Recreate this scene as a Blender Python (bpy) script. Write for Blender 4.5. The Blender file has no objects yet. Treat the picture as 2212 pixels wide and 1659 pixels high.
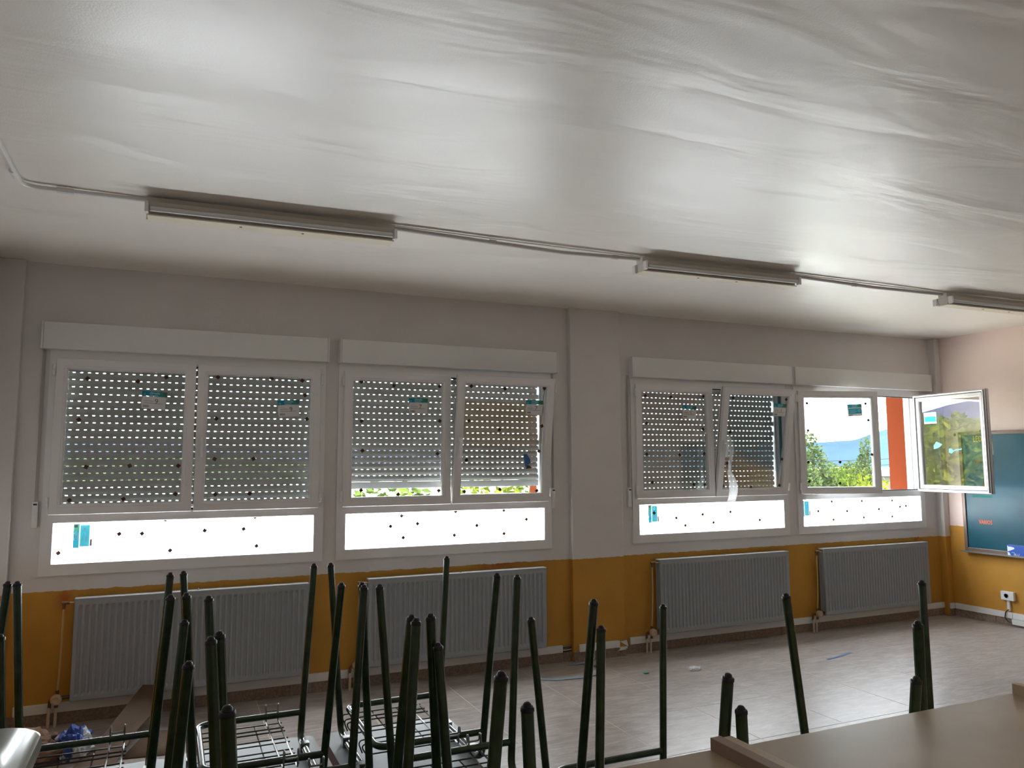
import bpy, bmesh, math, random
import numpy as np
from mathutils import Vector, Matrix, noise
random.seed(7)
S = bpy.context.scene
C = bpy.context.collection
PI = math.pi

# ------------------------------------------------------------------ camera
F_PX = 1653.8
YAW, PITCH, ROLL = math.radians(24.02), math.radians(5.83), math.radians(-0.26)
CAM = Vector((0, -5.562, 1.574))
d = Vector((math.sin(YAW)*math.cos(PITCH), math.cos(YAW)*math.cos(PITCH), math.sin(PITCH)))
r = Vector((math.cos(YAW), -math.sin(YAW), 0)); u = r.cross(d)
r2 = r*math.cos(ROLL)+u*math.sin(ROLL); u2 = u*math.cos(ROLL)-r*math.sin(ROLL)
cam_data = bpy.data.cameras.new('camera'); cam = bpy.data.objects.new('camera', cam_data); C.objects.link(cam)
cam_data.sensor_width = 36; cam_data.lens = F_PX/2212*36; cam_data.clip_start = .02; cam_data.clip_end = 6000
cam.matrix_world = Matrix(((r2.x, u2.x, -d.x, CAM.x), (r2.y, u2.y, -d.y, CAM.y), (r2.z, u2.z, -d.z, CAM.z), (0, 0, 0, 1)))
S.camera = cam

# ------------------------------------------------------------------ world, sun, exposure
SKY = 15.0
SUN = 70.0
PANE_GLOW = 19.0      # emission added to the frosted lower panes, standing in for daylight
w = bpy.data.worlds.new('sky'); S.world = w; w.use_nodes = True
nt = w.node_tree; nt.nodes.clear()
out = nt.nodes.new('ShaderNodeOutputWorld'); bg = nt.nodes.new('ShaderNodeBackground')
tc = nt.nodes.new('ShaderNodeTexCoord'); sx = nt.nodes.new('ShaderNodeSeparateXYZ'); cr = nt.nodes.new('ShaderNodeValToRGB')
cr.color_ramp.elements[0].position = 0.0; cr.color_ramp.elements[0].color = (.93, .97, 1, 1)
cr.color_ramp.elements[1].position = .8; cr.color_ramp.elements[1].color = (.62, .80, 1, 1)
nt.links.new(tc.outputs['Generated'], sx.inputs[0]); nt.links.new(sx.outputs['Z'], cr.inputs[0])
nt.links.new(cr.outputs[0], bg.inputs[0]); bg.inputs[1].default_value = SKY; nt.links.new(bg.outputs[0], out.inputs[0])
sd = bpy.data.lights.new('sun', 'SUN'); sd.energy = SUN; sd.angle = math.radians(.6); sd.color = (1, .95, .86)
sun = bpy.data.objects.new('sun', sd); C.objects.link(sun)
sun.rotation_euler = Vector((.32, .42, -.92)).to_track_quat('-Z', 'Y').to_euler(); sun.location = (-10, -30, 40)
S.view_settings.view_transform = 'Standard'; S.view_settings.look = 'None'; S.view_settings.gamma = 1
S.view_settings.exposure = -0.27; S.view_settings.use_curve_mapping = False
try:
    cy = S.cycles
    cy.use_denoising = True; cy.use_light_tree = False; cy.max_bounces = 7; cy.diffuse_bounces = 4; cy.glossy_bounces = 3; cy.adaptive_threshold = .2; cy.adaptive_min_samples = 24
    cy.transparent_max_bounces = 14; cy.transmission_bounces = 6; cy.sample_clamp_indirect = 12
    cy.caustics_reflective = False; cy.caustics_refractive = False
except Exception:
    pass
# sampling portals in the two wall openings (they emit nothing themselves)
for x0, x1 in ((-.70, 2.82), (3.58, 7.13)):
    pd = bpy.data.lights.new('window_portal', 'AREA'); pd.shape = 'RECTANGLE'; pd.size = x1-x0; pd.size_y = 1.45
    pd.cycles.is_portal = True
    po = bpy.data.objects.new('window_portal', pd); C.objects.link(po)
    po.location = ((x0+x1)/2, .38, 1.62); po.rotation_euler = (-PI/2, 0, 0)

# ------------------------------------------------------------------ materials
MATS = {}
def mat(name, col, rough=.5, metal=0.0, spec=.5, bump=None, var=None, coat=0.0):
    """principled; bump=(scale,strength,dist), var=(scale,amount) value variation"""
    if name in MATS: return MATS[name]
    m = bpy.data.materials.new(name); m.use_nodes = True
    n = m.node_tree.nodes; l = m.node_tree.links; b = n['Principled BSDF']
    b.inputs['Base Color'].default_value = (*col, 1); b.inputs['Roughness'].default_value = rough
    b.inputs['Metallic'].default_value = metal; b.inputs['Specular IOR Level'].default_value = spec
    b.inputs['Coat Weight'].default_value = coat
    if bump or var:
        t = n.new('ShaderNodeTexCoord')
    if bump:
        z = n.new('ShaderNodeTexNoise'); z.inputs['Scale'].default_value = bump[0]; z.inputs['Detail'].default_value = 6
        l.new(t.outputs['Object'], z.inputs['Vector'])
        k = n.new('ShaderNodeBump'); k.inputs['Strength'].default_value = bump[1]; k.inputs['Distance'].default_value = bump[2]
        l.new(z.outputs['Fac'], k.inputs['Height']); l.new(k.outputs[0], b.inputs['Normal'])
    if var:
        z = n.new('ShaderNodeTexNoise'); z.inputs['Scale'].default_value = var[0]; z.inputs['Detail'].default_value = 5
        l.new(t.outputs['Object'], z.inputs['Vector'])
        q = n.new('ShaderNodeValToRGB'); a = var[1]
        q.color_ramp.elements[0].position = .3; q.color_ramp.elements[1].position = .7
        q.color_ramp.elements[0].color = (*[c*(1-a) for c in col], 1); q.color_ramp.elements[1].color = (*[min(1, c*(1+a)) for c in col], 1)
        l.new(z.outputs['Fac'], q.inputs[0]); l.new(q.outputs[0], b.inputs['Base Color'])
    MATS[name] = m
    return m

def glass_mat(name, tint=(.97, .985, .98), fmul=3.6):
    m = bpy.data.materials.new(name); m.use_nodes = True
    n = m.node_tree.nodes; l = m.node_tree.links; n.clear()
    o = n.new('ShaderNodeOutputMaterial'); t = n.new('ShaderNodeBsdfTransparent'); t.inputs[0].default_value = (*tint, 1)
    g = n.new('ShaderNodeBsdfGlossy'); g.inputs['Roughness'].default_value = 0.0
    f = n.new('ShaderNodeFresnel'); f.inputs[0].default_value = 1.5
    mu = n.new('ShaderNodeMath'); mu.operation = 'MULTIPLY'; mu.inputs[1].default_value = fmul; mu.use_clamp = True
    ge = n.new('ShaderNodeNewGeometry'); ior = n.new('ShaderNodeMapRange'); ior.inputs['To Min'].default_value = 1.5; ior.inputs['To Max'].default_value = 1/1.5
    l.new(ge.outputs['Backfacing'], ior.inputs[0]); l.new(ior.outputs[0], f.inputs[0])
    x = n.new('ShaderNodeMixShader'); l.new(f.outputs[0], mu.inputs[0]); l.new(mu.outputs[0], x.inputs[0])
    l.new(t.outputs[0], x.inputs[1]); l.new(g.outputs[0], x.inputs[2]); l.new(x.outputs[0], o.inputs[0])
    MATS[name] = m
    return m

def translucent_mat(name, col, amount, transparent=0.0, tint=(1, 1, 1)):
    """diffuse sheet that lets light through: amount = translucent share"""
    m = bpy.data.materials.new(name); m.use_nodes = True
    n = m.node_tree.nodes; l = m.node_tree.links; n.clear()
    o = n.new('ShaderNodeOutputMaterial'); a = n.new('ShaderNodeBsdfDiffuse'); b = n.new('ShaderNodeBsdfTranslucent')
    a.inputs[0].default_value = (*col, 1); b.inputs[0].default_value = (*col, 1)
    x = n.new('ShaderNodeMixShader'); x.inputs[0].default_value = amount
    l.new(a.outputs[0], x.inputs[1]); l.new(b.outputs[0], x.inputs[2]); last = x
    if transparent:
        t = n.new('ShaderNodeBsdfTransparent'); t.inputs[0].default_value = (*tint, 1); y = n.new('ShaderNodeMixShader'); y.inputs[0].default_value = transparent
        l.new(x.outputs[0], y.inputs[1]); l.new(t.outputs[0], y.inputs[2]); last = y
    l.new(last.outputs[0], o.inputs[0]); MATS[name] = m
    return m

def glowing_frost(name):
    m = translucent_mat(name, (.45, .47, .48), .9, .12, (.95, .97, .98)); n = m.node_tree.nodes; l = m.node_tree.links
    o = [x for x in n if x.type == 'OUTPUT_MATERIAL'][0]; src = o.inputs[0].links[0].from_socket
    e = n.new('ShaderNodeEmission'); e.inputs[0].default_value = (.93, .97, 1, 1); e.inputs[1].default_value = PANE_GLOW  # added glow: the panes themselves emit to light the room
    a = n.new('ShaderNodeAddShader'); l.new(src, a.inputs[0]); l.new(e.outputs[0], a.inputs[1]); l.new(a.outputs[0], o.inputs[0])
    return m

def wall_mat(name, upper, lower, h, patches=True):
    """painted plaster: white over an ochre dado whose edge is cut in by hand"""
    m = bpy.data.materials.new(name); m.use_nodes = True
    n = m.node_tree.nodes; l = m.node_tree.links; b = n['Principled BSDF']
    g = n.new('ShaderNodeNewGeometry'); s = n.new('ShaderNodeSeparateXYZ'); l.new(g.outputs['Position'], s.inputs[0])
    z = n.new('ShaderNodeTexNoise'); z.inputs['Scale'].default_value = 22; z.inputs['Detail'].default_value = 5; l.new(g.outputs['Position'], z.inputs['Vector'])
    ma = n.new('ShaderNodeMath'); ma.operation = 'MULTIPLY_ADD'; l.new(z.outputs['Fac'], ma.inputs[0]); ma.inputs[1].default_value = .022; l.new(s.outputs['Z'], ma.inputs[2])
    gt = n.new('ShaderNodeMath'); gt.operation = 'GREATER_THAN'; l.new(ma.outputs[0], gt.inputs[0]); gt.inputs[1].default_value = h+.011
    z2 = n.new('ShaderNodeTexNoise'); z2.inputs['Scale'].default_value = 3.0; z2.inputs['Detail'].default_value = 6; l.new(g.outputs['Position'], z2.inputs['Vector'])
    rl = n.new('ShaderNodeValToRGB'); rl.color_ramp.elements[0].position = .3; rl.color_ramp.elements[1].position = .75
    rl.color_ramp.elements[0].color = (*[c*.88 for c in lower], 1); rl.color_ramp.elements[1].color = (*[min(1, c*1.08) for c in lower], 1)
    l.new(z2.outputs['Fac'], rl.inputs[0])
    ru = n.new('ShaderNodeValToRGB'); ru.color_ramp.elements[0].position = .35; ru.color_ramp.elements[1].position = .7
    ru.color_ramp.elements[0].color = (*[c*.95 for c in upper], 1); ru.color_ramp.elements[1].color = (*upper, 1)
    l.new(z2.outputs['Fac'], ru.inputs[0])
    # small chips where the white undercoat shows
    z3 = n.new('ShaderNodeTexNoise'); z3.inputs['Scale'].default_value = 14; z3.inputs['Detail'].default_value = 3
    mp = n.new('ShaderNodeMapping'); mp.inputs['Scale'].default_value = (1.6, 1.6, .45); l.new(g.outputs['Position'], mp.inputs[0]); l.new(mp.outputs[0], z3.inputs['Vector'])
    ch = n.new('ShaderNodeMath'); ch.operation = 'GREATER_THAN'; l.new(z3.outputs['Fac'], ch.inputs[0]); ch.inputs[1].default_value = .80
    mc = n.new('ShaderNodeMixRGB'); l.new(ch.outputs[0], mc.inputs[0]); l.new(rl.outputs[0], mc.inputs[1]); mc.inputs[2].default_value = (*upper, 1)
    low = mc.outputs[0]
    for c_, sc_ in (((2.36, 0, .785), (3.2, 1, 14)), ((-.565, 0, .745), (13, 1, 7)), ((6.98, 0, .775), (9, 1, 14))):     # old red paint smears
        mp_ = n.new('ShaderNodeVectorMath'); mp_.operation = 'SUBTRACT'; l.new(g.outputs['Position'], mp_.inputs[0]); mp_.inputs[1].default_value = c_
        mq = n.new('ShaderNodeVectorMath'); mq.operation = 'MULTIPLY'; l.new(mp_.outputs[0], mq.inputs[0]); mq.inputs[1].default_value = sc_
        ln = n.new('ShaderNodeVectorMath'); ln.operation = 'LENGTH'; l.new(mq.outputs[0], ln.inputs[0])
        ad = n.new('ShaderNodeMath'); ad.operation = 'MULTIPLY_ADD'; l.new(z.outputs['Fac'], ad.inputs[0]); ad.inputs[1].default_value = .9; l.new(ln.outputs['Value'], ad.inputs[2])
        rg = n.new('ShaderNodeMapRange'); rg.inputs['From Min'].default_value = 1.15; rg.inputs['From Max'].default_value = .6; rg.inputs['To Max'].default_value = .75; l.new(ad.outputs[0], rg.inputs[0])
        m3 = n.new('ShaderNodeMixRGB'); l.new(rg.outputs[0], m3.inputs[0]); l.new(low, m3.inputs[1]); m3.inputs[2].default_value = (.42, .09, .03, 1); low = m3.outputs[0]
    mx = n.new('ShaderNodeMixRGB'); l.new(gt.outputs[0], mx.inputs[0]); l.new(low, mx.inputs[1]); l.new(ru.outputs[0], mx.inputs[2])
    l.new(mx.outputs[0], b.inputs['Base Color']); b.inputs['Roughness'].default_value = .62; b.inputs['Specular IOR Level'].default_value = .3
    z4 = n.new('ShaderNodeTexNoise'); z4.inputs['Scale'].default_value = 90; z4.inputs['Detail'].default_value = 3; l.new(g.outputs['Position'], z4.inputs['Vector'])
    k = n.new('ShaderNodeBump'); k.inputs['Strength'].default_value = .25; k.inputs['Distance'].default_value = .004
    l.new(z4.outputs['Fac'], k.inputs['Height']); l.new(k.outputs[0], b.inputs['Normal'])
    MATS[name] = m
    return m

def ceiling_mat():
    m = bpy.data.materials.new('ceiling_paint'); m.use_nodes = True
    n = m.node_tree.nodes; l = m.node_tree.links; b = n['Principled BSDF']
    b.inputs['Coat Weight'].default_value = .8; b.inputs['Coat Roughness'].default_value = .36; b.inputs['Coat IOR'].default_value = 1.75; b.inputs['Base Color'].default_value = (.93, .875, .79, 1); b.inputs['Roughness'].default_value = .42; b.inputs['Specular IOR Level'].default_value = 1.0
    g = n.new('ShaderNodeNewGeometry'); mp = n.new('ShaderNodeMapping'); mp.inputs['Scale'].default_value = (.55, 2.2, 1); mp.inputs['Rotation'].default_value = (0, 0, .25)
    l.new(g.outputs['Position'], mp.inputs[0])
    z = n.new('ShaderNodeTexNoise'); z.inputs['Scale'].default_value = 1.5; z.inputs['Detail'].default_value = 3; z.inputs['Distortion'].default_value = .8; l.new(mp.outputs[0], z.inputs['Vector'])
    z2 = n.new('ShaderNodeTexNoise'); z2.inputs['Scale'].default_value = 140; z2.inputs['Detail'].default_value = 3; l.new(g.outputs['Position'], z2.inputs['Vector'])
    k = n.new('ShaderNodeBump'); k.inputs['Strength'].default_value = .42; k.inputs['Distance'].default_value = .06
    k2 = n.new('ShaderNodeBump'); k2.inputs['Strength'].default_value = .3; k2.inputs['Distance'].default_value = .002
    l.new(z.outputs['Fac'], k.inputs['Height']); l.new(z2.outputs['Fac'], k2.inputs['Height']); l.new(k.outputs[0], k2.inputs['Normal']); l.new(k2.outputs[0], b.inputs['Normal'])
    rr = n.new('ShaderNodeMapRange'); rr.inputs['From Min'].default_value = .3; rr.inputs['From Max'].default_value = .7; rr.inputs['To Min'].default_value = .34; rr.inputs['To Max'].default_value = .5
    l.new(z.outputs['Fac'], rr.inputs[0]); l.new(rr.outputs[0], b.inputs['Roughness'])
    MATS['ceiling_paint'] = m
    return m

def tile_mat():
    m = bpy.data.materials.new('floor_tile'); m.use_nodes = True
    n = m.node_tree.nodes; l = m.node_tree.links; b = n['Principled BSDF']
    g = n.new('ShaderNodeNewGeometry'); oi = n.new('ShaderNodeObjectInfo')
    mp = n.new('ShaderNodeMapping'); mp.inputs['Scale'].default_value = (1, 2.4, 1); mp.inputs['Rotation'].default_value = (0, 0, .5); l.new(g.outputs['Position'], mp.inputs[0])
    z = n.new('ShaderNodeTexNoise'); z.inputs['Scale'].default_value = 6; z.inputs['Detail'].default_value = 9; z.inputs['Roughness'].default_value = .65; l.new(mp.outputs[0], z.inputs['Vector'])
    q = n.new('ShaderNodeValToRGB'); e = q.color_ramp.elements
    e[0].position = .28; e[0].color = (.25, .205, .175, 1); e[1].position = .72; e[1].color = (.40, .355, .325, 1)
    l.new(z.outputs['Fac'], q.inputs[0])
    # pale scuffs and dust
    w_ = n.new('ShaderNodeTexNoise'); w_.inputs['Scale'].default_value = 17; w_.inputs['Detail'].default_value = 9; w_.inputs['Roughness'].default_value = .72; w_.inputs['Distortion'].default_value = 1.2
    mp2 = n.new('ShaderNodeMapping'); mp2.inputs['Scale'].default_value = (.3, 1.3, 1); mp2.inputs['Rotation'].default_value = (0, 0, -.6); l.new(g.outputs['Position'], mp2.inputs[0]); l.new(mp2.outputs[0], w_.inputs['Vector'])
    q2 = n.new('ShaderNodeValToRGB'); q2.color_ramp.elements[0].position = .46; q2.color_ramp.elements[0].color = (0, 0, 0, 1); q2.color_ramp.elements[1].position = .76; q2.color_ramp.elements[1].color = (.6, .6, .6, 1)
    l.new(w_.outputs['Fac'], q2.inputs[0])
    mx = n.new('ShaderNodeMixRGB'); l.new(q2.outputs[0], mx.inputs[0]); l.new(q.outputs[0], mx.inputs[1]); mx.inputs[2].default_value = (.62, .60, .58, 1)
    l.new(mx.outputs[0], b.inputs['Base Color'])
    rr = n.new('ShaderNodeMapRange'); rr.inputs['From Min'].default_value = .3; rr.inputs['From Max'].default_value = .7; rr.inputs['To Min'].default_value = .33; rr.inputs['To Max'].default_value = .39
    l.new(z.outputs['Fac'], rr.inputs[0]); l.new(rr.outputs[0], b.inputs['Roughness'])
    k = n.new('ShaderNodeBump'); k.inputs['Strength'].default_value = .03; k.inputs['Distance'].default_value = .003; l.new(w_.outputs['Fac'], k.inputs['Height']); l.new(k.outputs[0], b.inputs['Normal'])
    MATS['floor_tile'] = m
    return m

UP = (.74, .70, .68); OCHRE = (.55, .275, .045)
M_WALL = wall_mat('wall_north_paint', UP, OCHRE, .795)
M_WALLE = wall_mat('wall_east_paint', (.92, .74, .66), OCHRE, .905)
M_CEIL = ceiling_mat(); M_TILE = tile_mat()
M_PVC = mat('white_pvc', (.80, .78, .77), .28)
M_BOX = mat('white_box_pvc', (.78, .77, .75), .4)
M_SLAT = mat('shutter_slat_pvc', (.62, .62, .60), .45)
M_GASKET = mat('black_gasket', (.012, .012, .013), .5)
M_GLASS = glass_mat('clear_glass')
M_FROST_GLOW = glowing_frost('glowing_frosted_glass')
M_CORK = mat('cork_pad', (.085, .038, .024), .9)
M_GREY = mat('radiator_enamel', (.335, .355, .375), .4, bump=(60, .05, .002))
M_BRASS = mat('aged_brass', (.16, .10, .05), .45, .7)
M_PIPE = mat('ochre_pipe_paint', (.55, .36, .14), .5)
M_CREAMPIPE = mat('cream_pipe', (.62, .52, .40), .5)
M_KNOB = mat('valve_knob_cream', (.55, .40, .26), .5)
M_STONE = mat('terrazzo_skirting', (.27, .20, .155), .5, var=(60, .35))
M_GROUT = mat('floor_grout', (.66, .58, .46), .8)
M_ORANGE = mat('orange_render', (0.1264, 0.0281, 0.0119), .9, spec=0, bump=(120, .3, .004))
M_GREEN = mat('green_tube_paint', (.022, .048, .020), .22, spec=.5, coat=.25, var=(18, .3))
n_ = M_GREEN.node_tree.nodes; l_ = M_GREEN.node_tree.links; b_ = n_['Principled BSDF']; src = b_.inputs['Base Color'].links[0].from_socket
tc_ = n_.new('ShaderNodeTexCoord'); nz_ = n_.new('ShaderNodeTexNoise'); nz_.inputs['Scale'].default_value = 11; nz_.inputs['Detail'].default_value = 4; l_.new(tc_.outputs['Object'], nz_.inputs['Vector'])
th_ = n_.new('ShaderNodeMath'); th_.operation = 'GREATER_THAN'; th_.inputs[1].default_value = .69; l_.new(nz_.outputs['Fac'], th_.inputs[0])
mx_ = n_.new('ShaderNodeMixRGB'); mx_.inputs[2].default_value = (.008, .006, .005, 1); l_.new(th_.outputs[0], mx_.inputs[0]); l_.new(src, mx_.inputs[1]); l_.new(mx_.outputs[0], b_.inputs['Base Color'])
M_RUBBER = mat('black_rubber', (.012, .009, .011), .38)
M_WIRE = mat('zinc_wire', (.30, .31, .30), .3, .9)
M_WIRED = mat('dark_wire', (.05, .055, .05), .4, .6)
M_LAM = mat('grey_laminate', (.27, .305, .32), .42, var=(9, .10))
M_LAMTOP = mat('pale_green_laminate', (.36, .375, .30), .2)
M_EDGE = mat('redbrown_edge', (.16, .06, .04), .5)
M_BEIGE = mat('beige_melamine', (.50, .385, .255), .30, spec=.45, var=(5, .10))
M_BEIGE_E = mat('beige_edge', (.60, .46, .29), .4)
M_BEIGE_B = mat('brown_edge', (.34, .22, .15), .5)
M_BOARD = mat('chalkboard_green', (.012, .082, .115), .34, spec=.3, var=(2.2, .25))
M_BFRAME = mat('board_frame', (.17, .12, .095), .4, .3)
M_KRAFT = mat('kraft_paper', (.10, .057, .029), .75, var=(4, .15))
M_LAMP = mat('fixture_cream', (.80, .72, .56), .4)
M_LAMPG = mat('fixture_grey_reflector', (.62, .58, .52), .35)
M_TUBE = mat('fluorescent_tube', (.72, .72, .70), .2)
M_CONDUIT = mat('conduit_painted', (.58, .53, .51), .4)
M_LTBLUE = mat('pale_blue_film', (.25, .36, .44), .5)
M_BLUE = mat('blue_tape', (.05, .15, .40), .5)
M_STRAP = mat('grey_strap', (.42, .39, .37), .8)
M_BLACK = mat('black_plastic', (.01, .01, .01), .4)
M_WHITEP = mat('white_plastic', (.80, .79, .78), .35)

# ------------------------------------------------------------------ mesh helpers
class MB:
    def __init__(s): s.v = []; s.f = []; s.m = []
    def add(s, vs, fs, mi=0):
        o = len(s.v); s.v += [tuple(p) for p in vs]; s.f += [tuple(i+o for i in f) for f in fs]; s.m += [mi]*len(fs); return s
    def box(s, x0, x1, y0, y1, z0, z1, mi=0):
        if x0 > x1: x0, x1 = x1, x0
        if y0 > y1: y0, y1 = y1, y0
        if z0 > z1: z0, z1 = z1, z0
        v = [(x0, y0, z0), (x1, y0, z0), (x1, y1, z0), (x0, y1, z0), (x0, y0, z1), (x1, y0, z1), (x1, y1, z1), (x0, y1, z1)]
        return s.add(v, [(0, 3, 2, 1), (4, 5, 6, 7), (0, 1, 5, 4), (1, 2, 6, 5), (2, 3, 7, 6), (3, 0, 4, 7)], mi)
    def bbox(s, x0, x1, y0, y1, z0, z1, b=.004, mi=0):
        """box with bevelled edges"""
        vs = []; bm = bmesh.new(); bmesh.ops.create_cube(bm, size=1)
        for v in bm.verts: v.co = ((x0+x1)/2+v.co.x*(x1-x0), (y0+y1)/2+v.co.y*(y1-y0), (z0+z1)/2+v.co.z*(z1-z0))
        bmesh.ops.bevel(bm, geom=list(bm.edges), offset=b, segments=2, affect='EDGES', profile=.6)
        bm.verts.index_update()
        s.add([v.co[:] for v in bm.verts], [[v.index for v in f.verts] for f in bm.faces], mi); bm.free(); return s
    def tube(s, path, rad, n=10, mi=0, caps=True, closed=False):
        P = [Vector(p) for p in path]; N = len(P)
        rads = rad if isinstance(rad, (list, tuple)) else [rad]*N
        def tan(i):
            if closed: t = P[(i+1) % N]-P[(i-1) % N]
            else: t = P[min(i+1, N-1)]-P[max(i-1, 0)]
            return t.normalized()
        t = tan(0); a = Vector((0, 0, 1)) if abs(t.z) < .9 else Vector((1, 0, 0)); nn = t.cross(a).normalized()
        vs = []
        for i in range(N):
            t = tan(i); nn = (nn-t*nn.dot(t)).normalized(); bb = t.cross(nn)
            for k in range(n):
                an = 2*PI*k/n; vs.append(P[i]+(nn*math.cos(an)+bb*math.sin(an))*rads[i])
        fs = []
        for i in range(N if closed else N-1):
            j = (i+1) % N
            for k in range(n):
                q = (k+1) % n; fs.append((i*n+k, i*n+q, j*n+q, j*n+k))
        if caps and not closed: fs += [tuple(range(n-1, -1, -1)), tuple((N-1)*n+k for k in range(n))]
        return s.add(vs, fs, mi)
    def lathe(s, c, axis, prof, n=14, mi=0):
        """prof: list of (radius, distance along axis)"""
        ax = Vector(axis).normalized(); a = Vector((0, 0, 1)) if abs(ax.z) < .9 else Vector((1, 0, 0)); e1 = ax.cross(a).normalized(); e2 = ax.cross(e1)
        c = Vector(c); vs = []
        for rr, h in prof:
            for k in range(n):
                an = 2*PI*k/n; vs.append(c+ax*h+(e1*math.cos(an)+e2*math.sin(an))*rr)
        fs = []
        for i in range(len(prof)-1):
            for k in range(n):
                q = (k+1) % n; fs.append((i*n+k, i*n+q, (i+1)*n+q, (i+1)*n+k))
        fs += [tuple(range(n-1, -1, -1)), tuple((len(prof)-1)*n+k for k in range(n))]
        return s.add(vs, fs, mi)
    def ring(s, w, h, prof, sx=1, mi=0):
        """rectangular frame w x h (x from 0 to sx*w, z from 0 to h) from closed profile [(inset,y)...]"""
        L = len(prof); vs = []
        for ins, y in prof:
            for x, z in ((ins, ins), (w-ins, ins), (w-ins, h-ins), (ins, h-ins)): vs.append((x*sx, y, z))
        fs = []
        for i in range(L):
            j = (i+1) % L
            for k in range(4):
                q = (k+1) % 4; fs.append((i*4+k, i*4+q, j*4+q, j*4+k))
        return s.add(vs, fs, mi)
    def slab(s, poly, z0, z1, mi=0, mi_top=None):
        """extruded polygon in xy"""
        n = len(poly); vs = [(x, y, z0) for x, y in poly]+[(x, y, z1) for x, y in poly]
        s.add(vs, [tuple(range(n-1, -1, -1))], mi)
        o = len(s.v)-2*n
        s.f.append(tuple(o+n+k for k in range(n))); s.m.append(mi if mi_top is None else mi_top)
        for k in range(n):
            q = (k+1) % n; s.f.append((o+k, o+q, o+n+q, o+n+k)); s.m.append(mi)
        return s
    def mesh(s, name, mats, smooth=False):
        me = bpy.data.meshes.new(name); me.from_pydata(s.v, [], s.f)
        mats = mats if isinstance(mats, (list, tuple)) else [mats]
        for m in mats: me.materials.append(m)
        if len(mats) > 1: me.polygons.foreach_set('material_index', s.m)
        bm = bmesh.new(); bm.from_mesh(me); bmesh.ops.recalc_face_normals(bm, faces=bm.faces); bm.to_mesh(me); bm.free()
        if smooth:
            me.polygons.foreach_set('use_smooth', [True]*len(me.polygons))
            try: me.set_sharp_from_angle(angle=math.radians(40))
            except Exception: pass
        me.update()
        return me
    def obj(s, name, mats, parent=None, smooth=False):
        return link(name, s.mesh(name, mats, smooth), parent)

def link(name, me, parent=None, loc=None):
    o = bpy.data.objects.new(name, me); C.objects.link(o)
    if parent: o.parent = parent
    if loc: o.location = loc
    return o
def tag(o, label=None, cat=None, group=None, kind=None):
    if label: o['label'] = label
    if cat: o['category'] = cat
    if group: o['group'] = group
    if kind: o['kind'] = kind
    return o
def thing(name, label, cat, loc=(0, 0, 0), rz=0, group=None, kind=None):
    o = bpy.data.objects.new(name, None); o.empty_display_size = .1; C.objects.link(o); o.location = loc; o.rotation_euler = (0, 0, rz)
    return tag(o, label, cat, group, kind)
def text_mesh(body, size, extrude=0.0):
    """outline of a word as (verts, faces) in xy, starting at the origin"""
    cu = bpy.data.curves.new('lettering', 'FONT'); cu.body = body; cu.size = size; cu.extrude = extrude; cu.resolution_u = 2
    o = bpy.data.objects.new('lettering', cu); C.objects.link(o)
    dg = bpy.context.evaluated_depsgraph_get(); dg.update()
    me = o.evaluated_get(dg).to_mesh()
    vs = [v.co[:] for v in me.vertices]; fs = [tuple(p.vertices) for p in me.polygons]
    o.evaluated_get(dg).to_mesh_clear(); bpy.data.objects.remove(o); bpy.data.curves.remove(cu)
    return vs, fs
def arc(c, a0, a1, rad, ex, ey, n=6):
    c = Vector(c); ex = Vector(ex); ey = Vector(ey)
    return [c+ex*(rad*math.cos(a0+(a1-a0)*k/n))+ey*(rad*math.sin(a0+(a1-a0)*k/n)) for k in range(n+1)]
def fillet(pts, rad, n=6):
    """polyline with rounded corners"""
    P = [Vector(p) for p in pts]; outp = [P[0]]
    for i in range(1, len(P)-1):
        a = (P[i-1]-P[i]); b = (P[i+1]-P[i]); la, lb = a.length, b.length; a.normalize(); b.normalize()
        ang = a.angle(b); t = min(rad/math.tan(ang/2), la*.49, lb*.49); rr = t*math.tan(ang/2)
        c = P[i]+(a+b).normalized()*(rr/math.sin(ang/2)); p0 = P[i]+a*t; p1 = P[i]+b*t
        v0 = p0-c; v1 = p1-c; tot = v0.angle(v1); ax = v0.cross(v1).normalized()
        for k in range(n+1): outp.append(c+Matrix.Rotation(tot*k/n, 3, ax) @ v0)
    outp.append(P[-1])
    return outp

# ------------------------------------------------------------------ room shell
ZC = 2.85; XW, XE, YS = -1.02, 7.39, -6.6
OP = ((-.70, 2.80), (3.585, 7.13)); OZ0, OZ1 = .895, 2.44
# inner leaf of the window wall
def wall_leaf(name, m, y0, y1, x0, x1, z0, z1, ops, label):
    b = MB()
    b.box(x0, x1, y0, y1, z0, OZ0); b.box(x0, x1, y0, y1, OZ1, z1)
    xs = [x0]+[t for o in ops for t in o]+[x1]
    for i in range(0, len(xs), 2): b.box(xs[i], xs[i+1], y0, y1, OZ0, OZ1)
    return tag(b.obj(name, m), label, 'wall', kind='structure')
wn = wall_leaf('wall_north', M_WALL, 0, .12, XW-.2, XE+.2, -.1, ZC+.1, OP, 'white and ochre painted wall holding the four windows')
wf = wall_leaf('wall_facade', M_ORANGE, .12, .405, XW-1.2, XE+1.2, -4.0, 3.4, ((-.72, 2.82), (3.57, 7.135)), 'orange rendered outer face of the window wall')
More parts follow.
